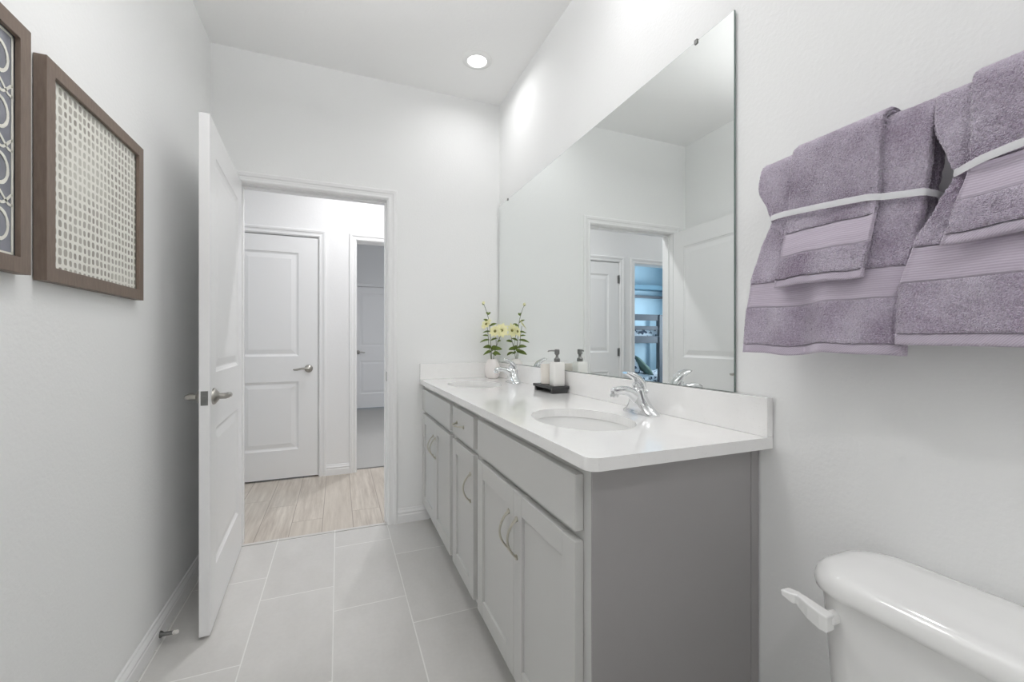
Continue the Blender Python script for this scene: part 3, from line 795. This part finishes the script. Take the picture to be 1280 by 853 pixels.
def sprig(pts, leaves, flowers, buds, label):
    e = empty('flower_sprig', (VX, VY, Z1 + 0.03)); tag(e, label, 'flower', 'yellow flower sprigs in the vase')
    off = Vector((0, 0, -0.03))
    base = Vector((0, 0, Z1))
    P = [Vector(p) + off for p in pts]
    bm = BM(); n = 24; Q = []
    for i in range(n + 1):
        t = i / n * (len(P) - 1); k = min(int(t), len(P) - 2); u = t - k
        p0 = P[max(0, k - 1)]; p1 = P[k]; p2 = P[k + 1]; p3 = P[min(len(P) - 1, k + 2)]
        Q.append(0.5 * ((2 * p1) + (p2 - p0) * u + (2 * p0 - 5 * p1 + 4 * p2 - p3) * u * u + (3 * p1 - p0 - 3 * p2 + p3) * u ** 3))
    tube(bm, Q, [0.0024 - 0.0010 * i / n for i in range(n + 1)], 7)
    for fp, br in flowers: 
        if br is not None: tube(bm, [Vector(br) + off, (Vector(br) + Vector(fp)) / 2 + off + Vector((0, 0, 0.004)), Vector(fp) + off], 0.0014, 6)
    obj('stem', bm, M['stem'], e, smooth=True)
    for p, d, L, Wd in leaves: obj('leaf', leaf_bm(Vector(p) + off, d, L, Wd), M['leaf'], e, smooth=True)
    for (fp, br), (nr, rad) in zip(flowers, FL[label]): flower(e, Vector(fp) + off, nr, rad)
    for bp in buds:
        bm = BM(); c = Vector(bp) + off
        lathe(bm, [(0.002, c.z - 0.008), (0.008, c.z - 0.004), (0.010, c.z + 0.003), (0.007, c.z + 0.010), (0.0, c.z + 0.014)], c.x, c.y, 12)
        obj('bud', bm, M['petal'], e, smooth=True)
    return e
LA = 'tall flower sprig with a small yellow bud at its tip, leaning left in the vase'
LB = 'flower sprig with a yellow bloom at middle height on the left side of the vase'
LCC = 'flower sprig with a pale yellow bloom facing the room, leaning right in the vase'
FL = {LA: [], LB: [((-0.75, -0.35, 0.55), 0.042)], LCC: [((-0.30, -0.95, 0.10), 0.046), ((-0.6, -0.75, 0.2), 0.038)]}
sprig([(0, 0, 0.0), (-0.004, 0, 0.13), (-0.012, 0.0, 0.24), (-0.022, 0.0, 0.37), (-0.045, 0, 0.455), (-0.060, 0, 0.49)],
      [((-0.012, 0, 0.25), (0.7, -0.1, 0.45), 0.055, 0.008), ((-0.014, 0, 0.31), (-0.9, -0.2, 0.1), 0.060, 0.009), ((-0.022, 0, 0.37), (-0.7, -0.1, 0.6), 0.055, 0.009),
       ((-0.02, 0, 0.345), (0.7, -0.2, 0.5), 0.060, 0.009), ((-0.030, 0, 0.42), (0.4, -0.2, 0.7), 0.032, 0.007), ((-0.030, 0, 0.42), (-0.3, 0.1, 0.8), 0.032, 0.007), ((-0.058, 0, 0.485), (-0.5, -0.3, 0.5), 0.02, 0.006)],
      [], [(-0.062, 0, 0.497)], LA)
sprig([(0, 0, 0.0), (-0.010, -0.003, 0.13), (-0.026, -0.005, 0.22), (-0.032, -0.006, 0.29), (-0.040, -0.008, 0.350)],
      [((-0.02, 0, 0.255), (-0.95, -0.2, 0.0), 0.075, 0.011), ((-0.010, 0, 0.20), (-0.85, -0.3, 0.35), 0.070, 0.019), ((-0.006, 0, 0.19), (0.6, -0.4, 0.6), 0.055, 0.018), ((-0.006, 0, 0.175), (-0.95, -0.3, -0.05), 0.070, 0.019),
       ((0.0, 0, 0.18), (-0.5, -0.6, 0.2), 0.055, 0.020), ((-0.028, 0, 0.28), (-0.8, -0.1, 0.3), 0.045, 0.008)],
      [((-0.042, -0.008, 0.358), None)], [], LB)
sprig([(0, 0, 0.0), (0.006, -0.006, 0.13), (0.024, -0.012, 0.21), (0.045, -0.025, 0.275), (0.052, -0.035, 0.312)],
      [((0.008, -0.004, 0.19), (0.9, -0.3, 0.30), 0.060, 0.017), ((0.004, -0.004, 0.165), (0.7, -0.6, 0.10), 0.055, 0.018), ((0.01, -0.004, 0.185), (0.1, -0.5, 0.8), 0.050, 0.017), ((0.0, 0.0, 0.19), (0.4, 0.8, 0.3), 0.065, 0.016), ((0.03, -0.01, 0.24), (0.7, 0.5, 0.4), 0.05, 0.011), ((0.01, 0.0, 0.17), (0.5, 0.8, -0.1), 0.065, 0.018)],
      [((0.050, -0.045, 0.318), None), ((0.008, -0.035, 0.312), (0.024, -0.014, 0.215))], [], LCC)

# ------------------------------------------------------------------ mirror
mr = empty('wall_mirror', (XR, 1.835, 1.015)); tag(mr, 'large frameless mirror above the vanity', 'mirror')
inv = Matrix.Translation(-mr.location)
MX = 1.0335
bm = BM(); box(bm, MX, MX + 0.005, 0.882, 2.788, 1.0155, 2.094)
o = obj('glass_back', bm, M['glass_edge'], mr); o.matrix_parent_inverse = inv
bm = BM(); vs = [bm.verts.new(p) for p in ((MX - 0.0004, 0.8828, 1.0163), (MX - 0.0004, 2.7872, 1.0163), (MX - 0.0004, 2.7872, 2.0932), (MX - 0.0004, 0.8828, 2.0932))]
bm.faces.new(vs)
o = obj('mirror_glass', bm, M['mirror'], mr); o.matrix_parent_inverse = inv
for y in (1.02, 2.62):
    bm = BM(); box(bm, MX - 0.004, MX + 0.008, y - 0.006, y + 0.006, 2.0945, 2.099); box(bm, MX - 0.004, MX - 0.001, y - 0.006, y + 0.006, 2.085, 2.0945)
    o = obj('mirror_clip', bm, M['steel'], mr, bevel=0.001); o.matrix_parent_inverse = inv

# ------------------------------------------------------------------ recessed lights
for i, (x, y, z, pw, lab) in enumerate(CANS):
    e = empty('recessed_light', (x, y, z)); tag(e, lab, 'ceiling light', 'recessed ceiling lights')
    bm = BM(); lathe(bm, [(0.052, -0.0012), (0.056, -0.010), (0.074, -0.008), (0.088, -0.0012)], n=48, cap=False)
    o = obj('trim_ring', bm, M['plastic'], e, smooth='auto')
    bm = BM(); lathe(bm, [(0.054, -0.0015), (0.054, -0.004), (0.030, -0.0055), (0.0, -0.006)], n=40)
    o = obj('lens', bm, M['lens'], e, smooth='auto')
    a = area('lamp', (0, 0, -0.012), (0, 0, 0), 0.105, pw, WARM, disk=True, spread=math.radians(165)); a.parent = e

FILL_LOC = (-0.10, 1.20, 2.80)  # unseen fixture, added to bounce fill light off the bathroom ceiling
e = empty('fill_bowl_light', FILL_LOC); tag(e, 'added unseen fill light shaped as a hanging bowl that washes the ceiling, above and in front of the viewer', 'ceiling light')
bm = BM(); lathe(bm, [(0.060, -0.001), (0.060, -0.016), (0.050, -0.022), (0.0, -0.022)], n=32); tube(bm, [(0, 0, -0.02), (0, 0, -0.36)], 0.007, 10)
obj('canopy', bm, M['steel'], e, smooth='auto')
bm = BM(); lathe(bm, [(0.210, -0.335), (0.200, -0.360), (0.175, -0.385), (0.165, -0.388), (0.165, -0.384), (0.190, -0.358), (0.200, -0.335)], n=48, cap=False)
box(bm, -0.17, 0.17, -0.006, 0.006, -0.372, -0.364)
obj('bowl', bm, M['steel'], e, smooth='auto')
bm = BM(); lathe(bm, [(0.168, -0.386), (0.120, -0.396), (0.060, -0.401), (0.0, -0.402)], n=32); obj('glass_diffuser', bm, M['lens'], e, smooth='auto')
a = area('fill_lamp_up', (0, 0, -0.355), (PI, 0, 0), 0.33, FILL_UP, WARM, disk=True); a.parent = e
a = area('fill_lamp_down', (0, 0, -0.410), (0, 0, 0), 0.30, FILL_DOWN, WARM, disk=True); a.parent = e

# ------------------------------------------------------------------ framed pictures on the left wall
def frame(y0, y1, z0, z1, label, fw=0.034):
    xb, xf = XL + 0.002, XL + 0.026
    e = empty('framed_art', (XL, (y0 + y1) / 2, (z0 + z1) / 2)); tag(e, label, 'picture', 'framed pictures on the left wall')
    inv = Matrix.Translation(-e.location)
    bm = BM()
    prof = [(0, xb), (0, xf), (fw, xf), (fw, xf - 0.009), (fw - 0.006, xf - 0.009), (fw - 0.006, xb)]
    R = [[bm.verts.new(p) for p in ((x, y0 + i, z0 + i), (x, y1 - i, z0 + i), (x, y1 - i, z1 - i), (x, y0 + i, z1 - i))] for i, x in prof]
    for k in range(len(R)):
        a, b = R[k], R[(k + 1) % len(R)]
        for q in range(4): bm.faces.new((a[q], a[(q + 1) % 4], b[(q + 1) % 4], b[q]))
    o = obj('frame', bm, M['wood'], e, bevel=0.0008); o.matrix_parent_inverse = inv
    return e, inv, xf, fw
e, inv, xf, fw = frame(1.320, 1.850, 1.300, 1.822, 'brown wood frame with a cream net pattern, the one nearer the door')
bm = BM(); box(bm, XL + 0.003, xf - 0.012, 1.320 + fw - 0.007, 1.850 - fw + 0.007, 1.300 + fw - 0.007, 1.822 - fw + 0.007)
o = obj('canvas', bm, M['net'], e); o.matrix_parent_inverse = inv
y0, y1, z0, z1 = 0.735, 1.266, 1.304, 1.836
e, inv, xf, fw = frame(y0, y1, z0, z1, 'brown wood frame with cream loops on slate, cut by the left edge')
bm = BM(); box(bm, XL + 0.003, xf - 0.012, y0 + fw - 0.007, y1 - fw + 0.007, z0 + fw - 0.007, z1 - fw + 0.007)
cv = obj('canvas', bm, M['slate'], e); cv.matrix_parent_inverse = inv
bm = BM(); xa = xf - 0.0115
def stroke(pts, wd):
    P = [Vector((xa, p[0], p[1])) for p in pts]; rows = []
    for i, p in enumerate(P):
        t = (P[min(i + 1, len(P) - 1)] - P[max(0, i - 1)]); t.normalize(); s = Vector((0, -t.z, t.y)) * wd * (0.85 + 0.3 * random.random())
        rows.append([bm.verts.new(p - s), bm.verts.new(p - s + Vector((0.0008, 0, 0))), bm.verts.new(p + s + Vector((0.0008, 0, 0))), bm.verts.new(p + s)])
    for a, b in zip(rows, rows[1:]):
        for k in range(3): bm.faces.new((a[k], a[k + 1], b[k + 1], b[k]))
iy0, iy1, iz0, iz1 = y0 + fw + 0.004, y1 - fw - 0.004, z0 + fw + 0.004, z1 - fw - 0.004
stroke([(iy1, iz0 + (iz1 - iz0) * i / 20) for i in range(21)], 0.003); stroke([(iy0, iz0 + (iz1 - iz0) * i / 20) for i in range(21)], 0.003)
stroke([(iy0 + (iy1 - iy0) * i / 20, iz0) for i in range(21)], 0.003); stroke([(iy0 + (iy1 - iy0) * i / 20, iz1) for i in range(21)], 0.003)
rows_ = 4; rh = (iz1 - iz0) / rows_; ncol = 6; cw = (iy1 - iy0) / ncol
for r_ in range(rows_):
    zc = iz0 + rh * (r_ + 0.5)
    for c2 in range(ncol):
        yc = iy0 + cw * (c2 + 0.5)
        stroke([(yc + cw * 0.33 * math.cos(a), zc + rh * 0.27 * math.sin(a)) for a in [k * 2 * PI / 28 for k in range(29)]], 0.0035)
        if r_:
            zb = iz0 + rh * r_
            for dz in (-0.008, 0.008):
                stroke([(yc - cw / 2 + cw * t, zb + dz * math.cos(2 * PI * t) * 1.4 + 0.006 * math.sin(2 * PI * t)) for t in [k / 14 for k in range(15)]], 0.0028)
o = obj('painted_loops', bm, M['cream_paint'], cv)
o.matrix_parent_inverse = Matrix.Identity(4)

# ------------------------------------------------------------------ towels on the rail
BX, BZ = 0.968, 1.556
tb = empty('towel_bar', (XR, 0.405, BZ)); tag(tb, 'chrome towel bar on the right wall under the lilac towels', 'towel bar')
inv = Matrix.Translation(-tb.location)
bm = BM(); tube(bm, [(BX, 0.735, BZ), (BX, 0.075, BZ)], 0.0085, 16); o = obj('rail', bm, M['chrome'], tb, smooth='auto'); o.matrix_parent_inverse = inv
for y in (0.690, 0.120):
    bm = BM(); tube(bm, [(XR - 0.001, y, BZ), (XR - 0.006, y, BZ), (XR - 0.012, y, BZ), (BX, y, BZ)], [0.024, 0.024, 0.011, 0.011], 18)
    o = obj('bracket', bm, M['chrome'], tb, smooth='auto'); o.matrix_parent_inverse = inv
def interp(tab, z):
    tab = sorted(tab)
    if z <= tab[0][0]: return tab[0][1]
    for (a, va), (b, vb) in zip(tab, tab[1:]):
        if z <= b:
            t = (z - a) / (b - a); t = t * t * (3 - 2 * t) * 0.5 + t * 0.5
            return va + (vb - va) * t
    return tab[-1][1]
def towel(name, label, yl, yr, zf, zb, rad, th, bulge, folds, hem, terry2, band, wave, seed, group):
    """yl, yr: tables z->edge; zf/zb front and back hem heights; rad: radius of the bend around the rail"""
    rnd = random.Random(seed)
    e = empty(name, (BX, (yl[0][1] + yr[0][1]) / 2, BZ)); tag(e, label, 'towel', group)
    inv = Matrix.Translation(-e.location)
    step = 0.0034
    path = []   # (x, z, nx, nz, dist from front hem)
    nz = int((BZ - zf) / step); 
    for i in range(nz): path.append(['f', zf + (BZ - zf) * i / nz])
    na = max(10, int(PI * rad / step))
    for i in range(na + 1): path.append(['a', PI - PI * i / na])
    nb = int((BZ - zb) / 0.008)
    for i in range(1, nb + 1): path.append(['b', BZ - (BZ - zb) * i / nb])
    NO, NI, NE = 78, 16, 9
    rings = []; dist = 0; meta = []
    for kind, q in path:
        z = q if kind != 'a' else BZ + rad * math.sin(q)
        zz = min(z, BZ)
        L = interp(yl, z); Rr = interp(yr, z)
        s = (z - zf) if kind == 'f' else 1.0
        inter = []
        def pos(y, n, tt):
            # centre surface position pushed n along the outward normal
            amp = interp(folds[2], zz) if kind != 'b' else 0
            fo = amp * (math.sin(tt * folds[0] * 2 * PI + folds[1]) * 0.6 + 0.4 * math.sin(tt * folds[0] * 4.3 * PI + folds[1] * 2.1 + zz * 5))
            if kind == 'f': return (BX - rad - interp(bulge, zz) - fo - n, z)
            if kind == 'a': return (BX + (rad + n + fo * max(0, -math.cos(q))) * math.cos(q), BZ + (rad + n + fo * 0.3) * math.sin(q))
            return (BX + rad + min(n, 0.9 * n), z)
        T = th * (1.0 if kind != 'b' else 0.7)
        ring = []; tv = []
        def add(y, n, tt):
            x, zc = pos(y, n, tt)
            if kind == 'f' and s < 0.25: zc += wave * (math.sin(tt * 7.0 + seed) + 0.5 * math.sin(tt * 15 + 2 * seed)) * (1 - s / 0.25)
            x = min(x, XR - 0.003)
            ring.append((x, y, zc)); tv.append(y)
        hh = T / 2
        for k in range(NO + 1):
            tt = k / NO; add(L + (Rr - L) * tt, hh, tt)
        # right edge, two rolled layers
        for lob in (1, -1):
            for k in range(1, NE):
                a = PI / 2 - PI * k / NE
                add(Rr - hh * 0.55 * math.cos(a), (hh / 2) * lob + hh / 2 * math.sin(a), 1)
            if lob == 1: add(Rr, 0, 1)
        for k in range(NI + 1):
            tt = 1 - k / NI; add(L + (Rr - L) * tt, -hh, tt)
        for lob in (-1, 1):
            for k in range(1, NE):
                a = -PI / 2 + PI * k / NE
                add(L + hh * 0.55 * math.cos(a), (hh / 2) * lob + hh / 2 * math.sin(a), 0)
            if lob == -1: add(L, 0, 0)
        rings.append(ring); meta.append((kind, s))
    n = len(rings[0])
    # region rows on the front
    def rows(a, b): return [i for i, (k, s) in enumerate(meta) if (k == 'f' and a - 1e-6 <= s <= b + step)]
    def mk(nm, idx, mat, inset, fuzz, parent=None, capfirst=False, caplast=False):
        bm = BM(); uvl = bm.loops.layers.uv.new('UVMap'); VV = []
        cen = []
        for ii, i in enumerate(idx):
            ring = rings[i]; row = []
            for k, (x, y, z) in enumerate(ring):
                f = rnd.uniform(-fuzz, fuzz)
                edge = 0 if (0 < ii < len(idx) - 1) else 0.0022
                x2 = x
                if k <= NO: x2 = x + inset + f + edge if meta[i][0] == 'f' else x + f
                yy = y + (f if k > NO else 0)
                zz_ = z + (f if meta[i][0] == 'a' else f * .3)
                row.append(bm.verts.new((min(x2, XR - 0.002), yy, zz_)))
            VV.append(row)
        for a in range(len(VV) - 1):
            sa = (rings[idx[a]][0][2] - zf); sb = (rings[idx[a + 1]][0][2] - zf)
            for k in range(n):
                k2 = (k + 1) % n
                fc = bm.faces.new((VV[a][k], VV[a][k2], VV[a + 1][k2], VV[a + 1][k]))
                for lp, (kk, sv) in zip(fc.loops, ((k, sa), (k2, sa), (k2, sb), (k, sb))): lp[uvl].uv = (rings[idx[a]][kk][1], sv)
        if capfirst: bm.faces.new(VV[0])
        if caplast: bm.faces.new(VV[-1][::-1])
        o = obj(nm, bm, mat, parent or e, smooth=True)
        if parent is None: o.matrix_parent_inverse = inv
        return o
    h1, t1, b1 = hem, hem + terry2, hem + terry2 + band
    mk('hem', rows(0, h1), M['hem'], 0.0030, 0.0, capfirst=True)
    mk('terry_border', rows(h1, t1), M['terry'], -0.0005, 0.0015)
    mk('woven_band', rows(t1, b1), M['band'], 0.0022, 0.0)
    top = rows(b1, 9); top += [i for i, (k, s) in enumerate(meta) if k != 'f']
    mk('terry_body', top, M['terry'], -0.0005, 0.0015, caplast=True)
    return e
BG = [(1.13, 0.012), (1.30, 0.010), (1.44, 0.000), (1.50, 0.006), (1.556, 0.002)]
towel('bath_towel', 'lilac bath towel at the left end of the rail, next to the mirror',
      [(1.12, 0.752), (1.22, 0.747), (1.30, 0.737), (1.38, 0.718), (1.437, 0.696), (1.47, 0.704), (1.52, 0.726), (1.60, 0.722)],
      [(1.12, 0.458), (1.30, 0.442), (1.42, 0.425), (1.50, 0.414), (1.60, 0.408)],
      1.133, 1.20, 0.0185, 0.020, BG, (1.6, 1.0, [(1.12, 0.018), (1.30, 0.011), (1.44, 0.002), (1.6, 0.004)]), 0.020, 0.085, 0.058, 0.004, 3, 'lilac bath towels')
towel('hand_towel', 'lilac hand towel laid over the left bath towel',
      [(1.27, 0.668), (1.40, 0.650), (1.50, 0.642), (1.62, 0.638)],
      [(1.27, 0.500), (1.40, 0.484), (1.50, 0.478), (1.62, 0.474)],
      1.281, 1.33, 0.0365, 0.012, [(1.27, 0.022), (1.36, 0.014), (1.44, 0.002), (1.50, 0.004), (1.556, 0.001)],
      (1.0, 2.5, [(1.27, 0.004), (1.6, 0.001)]), 0.014, 0.048, 0.052, 0.002, 5, 'lilac hand towels')
towel('bath_towel', 'lilac bath towel at the right end of the rail, above the toilet tank',
      [(1.14, 0.451), (1.25, 0.446), (1.33, 0.425), (1.39, 0.395), (1.434, 0.374), (1.47, 0.384), (1.52, 0.398), (1.60, 0.402)],
      [(1.14, 0.060), (1.30, 0.085), (1.44, 0.120), (1.60, 0.100)],
      1.152, 1.20, 0.0185, 0.022, BG, (1.4, 3.6, [(1.12, 0.007), (1.35, 0.005), (1.44, 0.002), (1.6, 0.003)]), 0.020, 0.088, 0.062, 0.0015, 8, 'lilac bath towels')
towel('hand_towel', 'lilac hand towel laid over the right bath towel',
      [(1.30, 0.386), (1.36, 0.370), (1.44, 0.352), (1.50, 0.350), (1.62, 0.352)],
      [(1.30, 0.150), (1.44, 0.165), (1.62, 0.160)],
      1.318, 1.35, 0.0365, 0.012, [(1.27, 0.022), (1.36, 0.014), (1.44, 0.002), (1.50, 0.004), (1.556, 0.001)],
      (1.0, 0.5, [(1.27, 0.003), (1.6, 0.001)]), 0.016, 0.050, 0.056, 0.002, 11, 'lilac hand towels')
def ribbon(loop_pts, label, hw=0.0062):
    """closed band; loop_pts (x, y, z)"""
    P = [Vector(p) for p in loop_pts]; n0 = len(P); Q = []
    for i in range(n0):
        p0, p1, p2, p3 = P[i - 1], P[i], P[(i + 1) % n0], P[(i + 2) % n0]
        for s in range(8):
            u = s / 8
            Q.append(0.5 * ((2 * p1) + (p2 - p0) * u + (2 * p0 - 5 * p1 + 4 * p2 - p3) * u * u + (3 * p1 - p0 - 3 * p2 + p3) * u ** 3))
    bm = BM(); n = len(Q); rows = []
    cen = sum(Q, Vector()) / n
    for i, p in enumerate(Q):
        t = (Q[(i + 1) % n] - Q[i - 1]).normalized(); up = Vector((0, 0, 1)); up = (up - t * up.dot(t)).normalized(); o_ = t.cross(up)
        if o_.dot(p - cen) < 0: o_ = -o_
        rows.append([bm.verts.new(p + up * hw), bm.verts.new(p + o_ * 0.0008), bm.verts.new(p - up * hw), bm.verts.new(p - o_ * 0.0006)])
    for i in range(n):
        a, b = rows[i], rows[(i + 1) % n]
        for k in range(4): bm.faces.new((a[k], a[(k + 1) % 4], b[(k + 1) % 4], b[k]))
    return tag(obj('ribbon', bm, M['ribbon'], smooth='auto'), label, 'ribbon', 'white ribbons around the towels')
ribbon([(0.936, 0.698, 1.4440), (0.9280, 0.690, 1.4440), (0.9205, 0.665, 1.4430), (0.9135, 0.640, 1.4400), (0.9120, 0.60, 1.4370), (0.9105, 0.54, 1.4320), (0.9140, 0.492, 1.4280), (0.9270, 0.470, 1.425), (0.9300, 0.44, 1.4205),
        (0.9340, 0.420, 1.418), (0.946, 0.414, 1.417), (0.985, 0.414, 1.417), (1.010, 0.425, 1.418), (1.013, 0.50, 1.425), (1.013, 0.62, 1.438), (1.010, 0.69, 1.444), (0.985, 0.703, 1.445), (0.950, 0.703, 1.4445)],
       'white satin ribbon tied around the left pair of lilac towels')
ribbon([(0.935, 0.378, 1.434), (0.9265, 0.368, 1.434), (0.917, 0.352, 1.436), (0.9110, 0.33, 1.440), (0.9105, 0.28, 1.447), (0.9105, 0.22, 1.447), (0.915, 0.165, 1.440), (0.928, 0.135, 1.436),
        (0.935, 0.118, 1.434), (0.950, 0.113, 1.433), (0.985, 0.113, 1.433), (1.010, 0.125, 1.433), (1.013, 0.22, 1.433), (1.013, 0.33, 1.433), (1.008, 0.372, 1.433), (0.985, 0.381, 1.433), (0.955, 0.382, 1.434)],
       'white satin ribbon tied around the right pair of lilac towels')

# ------------------------------------------------------------------ toilet
TY = 0.333
tl = empty('toilet', (0.72, TY, 0)); tag(tl, 'white porcelain toilet with a rounded tank lid against the right wall', 'toilet')
inv = Matrix.Translation(-tl.location)
def tput(nm, bm, mat, **kw):
    o = obj(nm, bm, mat, tl, **kw); o.matrix_parent_inverse = inv; return o
XT = 1.030
def sec(z, x0, hy, r, n=10): return [(x, y, z) for x, y in rr_ring((x0 + XT) / 2, TY, (XT - x0) / 2, hy, r, n)]
bm = BM(); loft(bm, [sec(0.385, 0.868, 0.180, 0.055), sec(0.40, 0.858, 0.197, 0.06), sec(0.50, 0.848, 0.208, 0.062), sec(0.62, 0.843, 0.216, 0.064), sec(0.694, 0.839, 0.221, 0.066)])
tput('tank', bm, M['porcelain'], smooth='auto')
bm = BM()
def lsec(z, ins, r): return [(x, y, z) for x, y in rr_ring((0.822 + 1.034) / 2, TY, (1.034 - 0.822) / 2 - ins, 0.233 - ins, r, 14)]
loft(bm, [lsec(0.6945, 0.006, 0.080), lsec(0.697, 0.001, 0.083), lsec(0.706, 0.0, 0.084), lsec(0.716, 0.001, 0.084), lsec(0.725, 0.005, 0.082), lsec(0.733, 0.013, 0.078), lsec(0.739, 0.025, 0.068), lsec(0.7435, 0.042, 0.055), lsec(0.746, 0.060, 0.038), lsec(0.747, 0.080, 0.02)])
tput('tank_lid', bm, M['porcelain'], smooth=True)
# flush lever
bm = BM()
def lv(y, x0, x1, z0, z1): return [(x0, y, z0), (x1, y, z0), (x1, y, z1), (x0, y, z1)]
loft(bm, [lv(0.496, 0.806, 0.829, 0.638, 0.667), lv(0.508, 0.804, 0.828, 0.638, 0.669), lv(0.530, 0.806, 0.827, 0.643, 0.672), lv(0.549, 0.812, 0.829, 0.650, 0.673), lv(0.556, 0.813, 0.829, 0.655, 0.673), lv(0.560, 0.806, 0.829, 0.656, 0.674), lv(0.578, 0.800, 0.822, 0.664, 0.675)])
tube(bm, [(0.822, 0.505, 0.655), (0.846, 0.505, 0.655)], 0.012, 14)
tput('flush_lever', bm, M['plastic'], bevel=0.0025)
# bowl, seat, lid
def ov(z, cx, a, b, n=44, egg=0.12):
    return [(cx + a * math.cos(t) * (1 + (egg if math.cos(t) < 0 else 0)), TY + b * math.sin(t), z) for t in [k * 2 * PI / n for k in range(n)]]
bm = BM(); loft(bm, [ov(0.0, 0.68, 0.165, 0.11), ov(0.02, 0.68, 0.165, 0.11), ov(0.06, 0.68, 0.145, 0.095), ov(0.16, 0.67, 0.145, 0.10), ov(0.26, 0.64, 0.185, 0.14), ov(0.34, 0.62, 0.22, 0.175), ov(0.385, 0.615, 0.235, 0.185), ov(0.395, 0.615, 0.235, 0.185)])
loft(bm, [sec(0.28, 0.80, 0.10, 0.04), sec(0.36, 0.80, 0.13, 0.04), sec(0.384, 0.80, 0.15, 0.04)])
tput('bowl', bm, M['porcelain'], smooth='auto')
bm = BM(); loft(bm, [ov(0.397, 0.612, 0.235, 0.187), ov(0.402, 0.612, 0.240, 0.190), ov(0.415, 0.612, 0.238, 0.189)]); tput('seat', bm, M['plastic'], smooth='auto')
bm = BM(); loft(bm, [ov(0.4165, 0.612, 0.236, 0.187), ov(0.427, 0.612, 0.236, 0.187), ov(0.436, 0.612, 0.215, 0.168), ov(0.440, 0.612, 0.15, 0.11)]); tput('seat_lid', bm, M['plastic'], smooth='auto')

# ------------------------------------------------------------------ bunk bed room (seen in the mirror)
bb = empty('bunk_bed', (-3.2, 6.35, 0)); tag(bb, 'grey wooden bunk bed in the blue bedroom, seen in the mirror', 'bunk bed')
def bput(nm, bm, mat, **kw):
    return obj(nm, bm, mat, bb, **kw)
X0, X1, Y0, Y1 = -1.05, 1.00, -0.10, 0.92
for x in (X0, X1):
    for y in (Y0, Y1):
        bm = BM(); box(bm, x - 0.035, x + 0.035, y - 0.035, y + 0.035, 0, 1.66); bput('post', bm, M['bunk'], bevel=0.003)
bm = BM(); box(bm, -0.23, -0.16, Y0 - 0.03, Y0 + 0.03, 0, 1.64); bput('middle_post', bm, M['bunk'], bevel=0.003)
for z0_, z1_ in ((1.53, 1.64), (1.36, 1.43), (1.12, 1.25), (0.28, 0.42)):
    for y in (Y0, Y1):
        bm = BM(); box(bm, X0 + 0.035, X1 - 0.035, y - 0.014, y + 0.014, z0_, z1_)
        if y == Y0 and z0_ > 0.5: bput('guard_rail', bm, M['bunk'], bevel=0.002)
        elif z0_ < 0.5 or z0_ == 1.12: bput('side_rail', bm, M['bunk'], bevel=0.002)
        else: bm.free()
for z in (0.36, 1.20):
    bm = BM(); nx, ny = 40, 20; G = []
    for i in range(nx + 1):
        G.append([bm.verts.new((X0 + 0.04 + (X1 - X0 - 0.08) * i / nx, Y0 + 0.03 + (Y1 - Y0 - 0.06) * j / ny, z + 0.20 + 0.018 * math.sin(i * 1.3 + j) * math.cos(j * .7) - (0.10 if j in (0, ny) or i in (0, nx) else 0))) for j in range(ny + 1)])
    for i in range(nx):
        for j in range(ny): bm.faces.new((G[i][j], G[i + 1][j], G[i + 1][j + 1], G[i][j + 1]))
    box(bm, X0 + 0.045, X1 - 0.045, Y0 + 0.035, Y1 - 0.035, z, z + 0.10)
    bput('mattress', bm, M['bedding'], smooth='auto')
def pillow(c, sx, sy, sz, rot, mat, label):
    bm = BM(); nx = 14; T_, B_ = [], []
    for i in range(nx + 1):
        T_.append([]); B_.append([])
        for j in range(nx + 1):
            u, v = i / nx * 2 - 1, j / nx * 2 - 1
            h_ = sz * ((1 - u ** 4) * (1 - v ** 4)) ** 0.5; k_ = 1 - 0.06 * (u * u * v * v)
            T_[-1].append(bm.verts.new((u * sx * k_, v * sy * k_, h_))); B_[-1].append(bm.verts.new((u * sx * k_, v * sy * k_, -h_)))
    for i in range(nx):
        for j in range(nx):
            bm.faces.new((T_[i][j], T_[i + 1][j], T_[i + 1][j + 1], T_[i][j + 1])); bm.faces.new((B_[i][j], B_[i][j + 1], B_[i + 1][j + 1], B_[i + 1][j]))
    bmesh.ops.remove_doubles(bm, verts=bm.verts[:], dist=1e-4)
    o = obj('pillow', bm, mat, smooth=True, loc=c); o.rotation_euler = rot
    return tag(o, label, 'pillow')
pillow((-2.93, 6.50, 0.78), 0.22, 0.22, 0.06, (0.2, -1.15, 0.0), M['bedding'], 'patterned pillow standing on the lower bunk')
pillow((-3.10, 6.44, 0.73), 0.24, 0.22, 0.06, (0.2, -0.75, 0.1), M['pillow_green'], 'green pillow leaning on the lower bunk')
bm = BM(); box(bm, -2.87, -2.66, 7.46, 7.49, 0.95, 1.26)
tag(obj('wall_art', bm, M['teal'], bevel=0.003), 'small dark teal picture on the blue wall behind the bunk', 'picture')
bm = BM(); box(bm, -4.6, -1.6, 7.22, 7.49, 2.24, 2.33)
o = obj('wall_shelf', bm, M['blueboard'], bevel=0.002); tag(o, 'long slate blue shelf high on the bedroom wall', 'shelf')
bm = BM(); box(bm, -4.6, -1.6, 7.40, 7.47, 2.08, 2.13)
o = obj('ledge', bm, M['bunk'], bevel=0.002); tag(o, 'dark grey rail below the blue shelf', 'ledge')
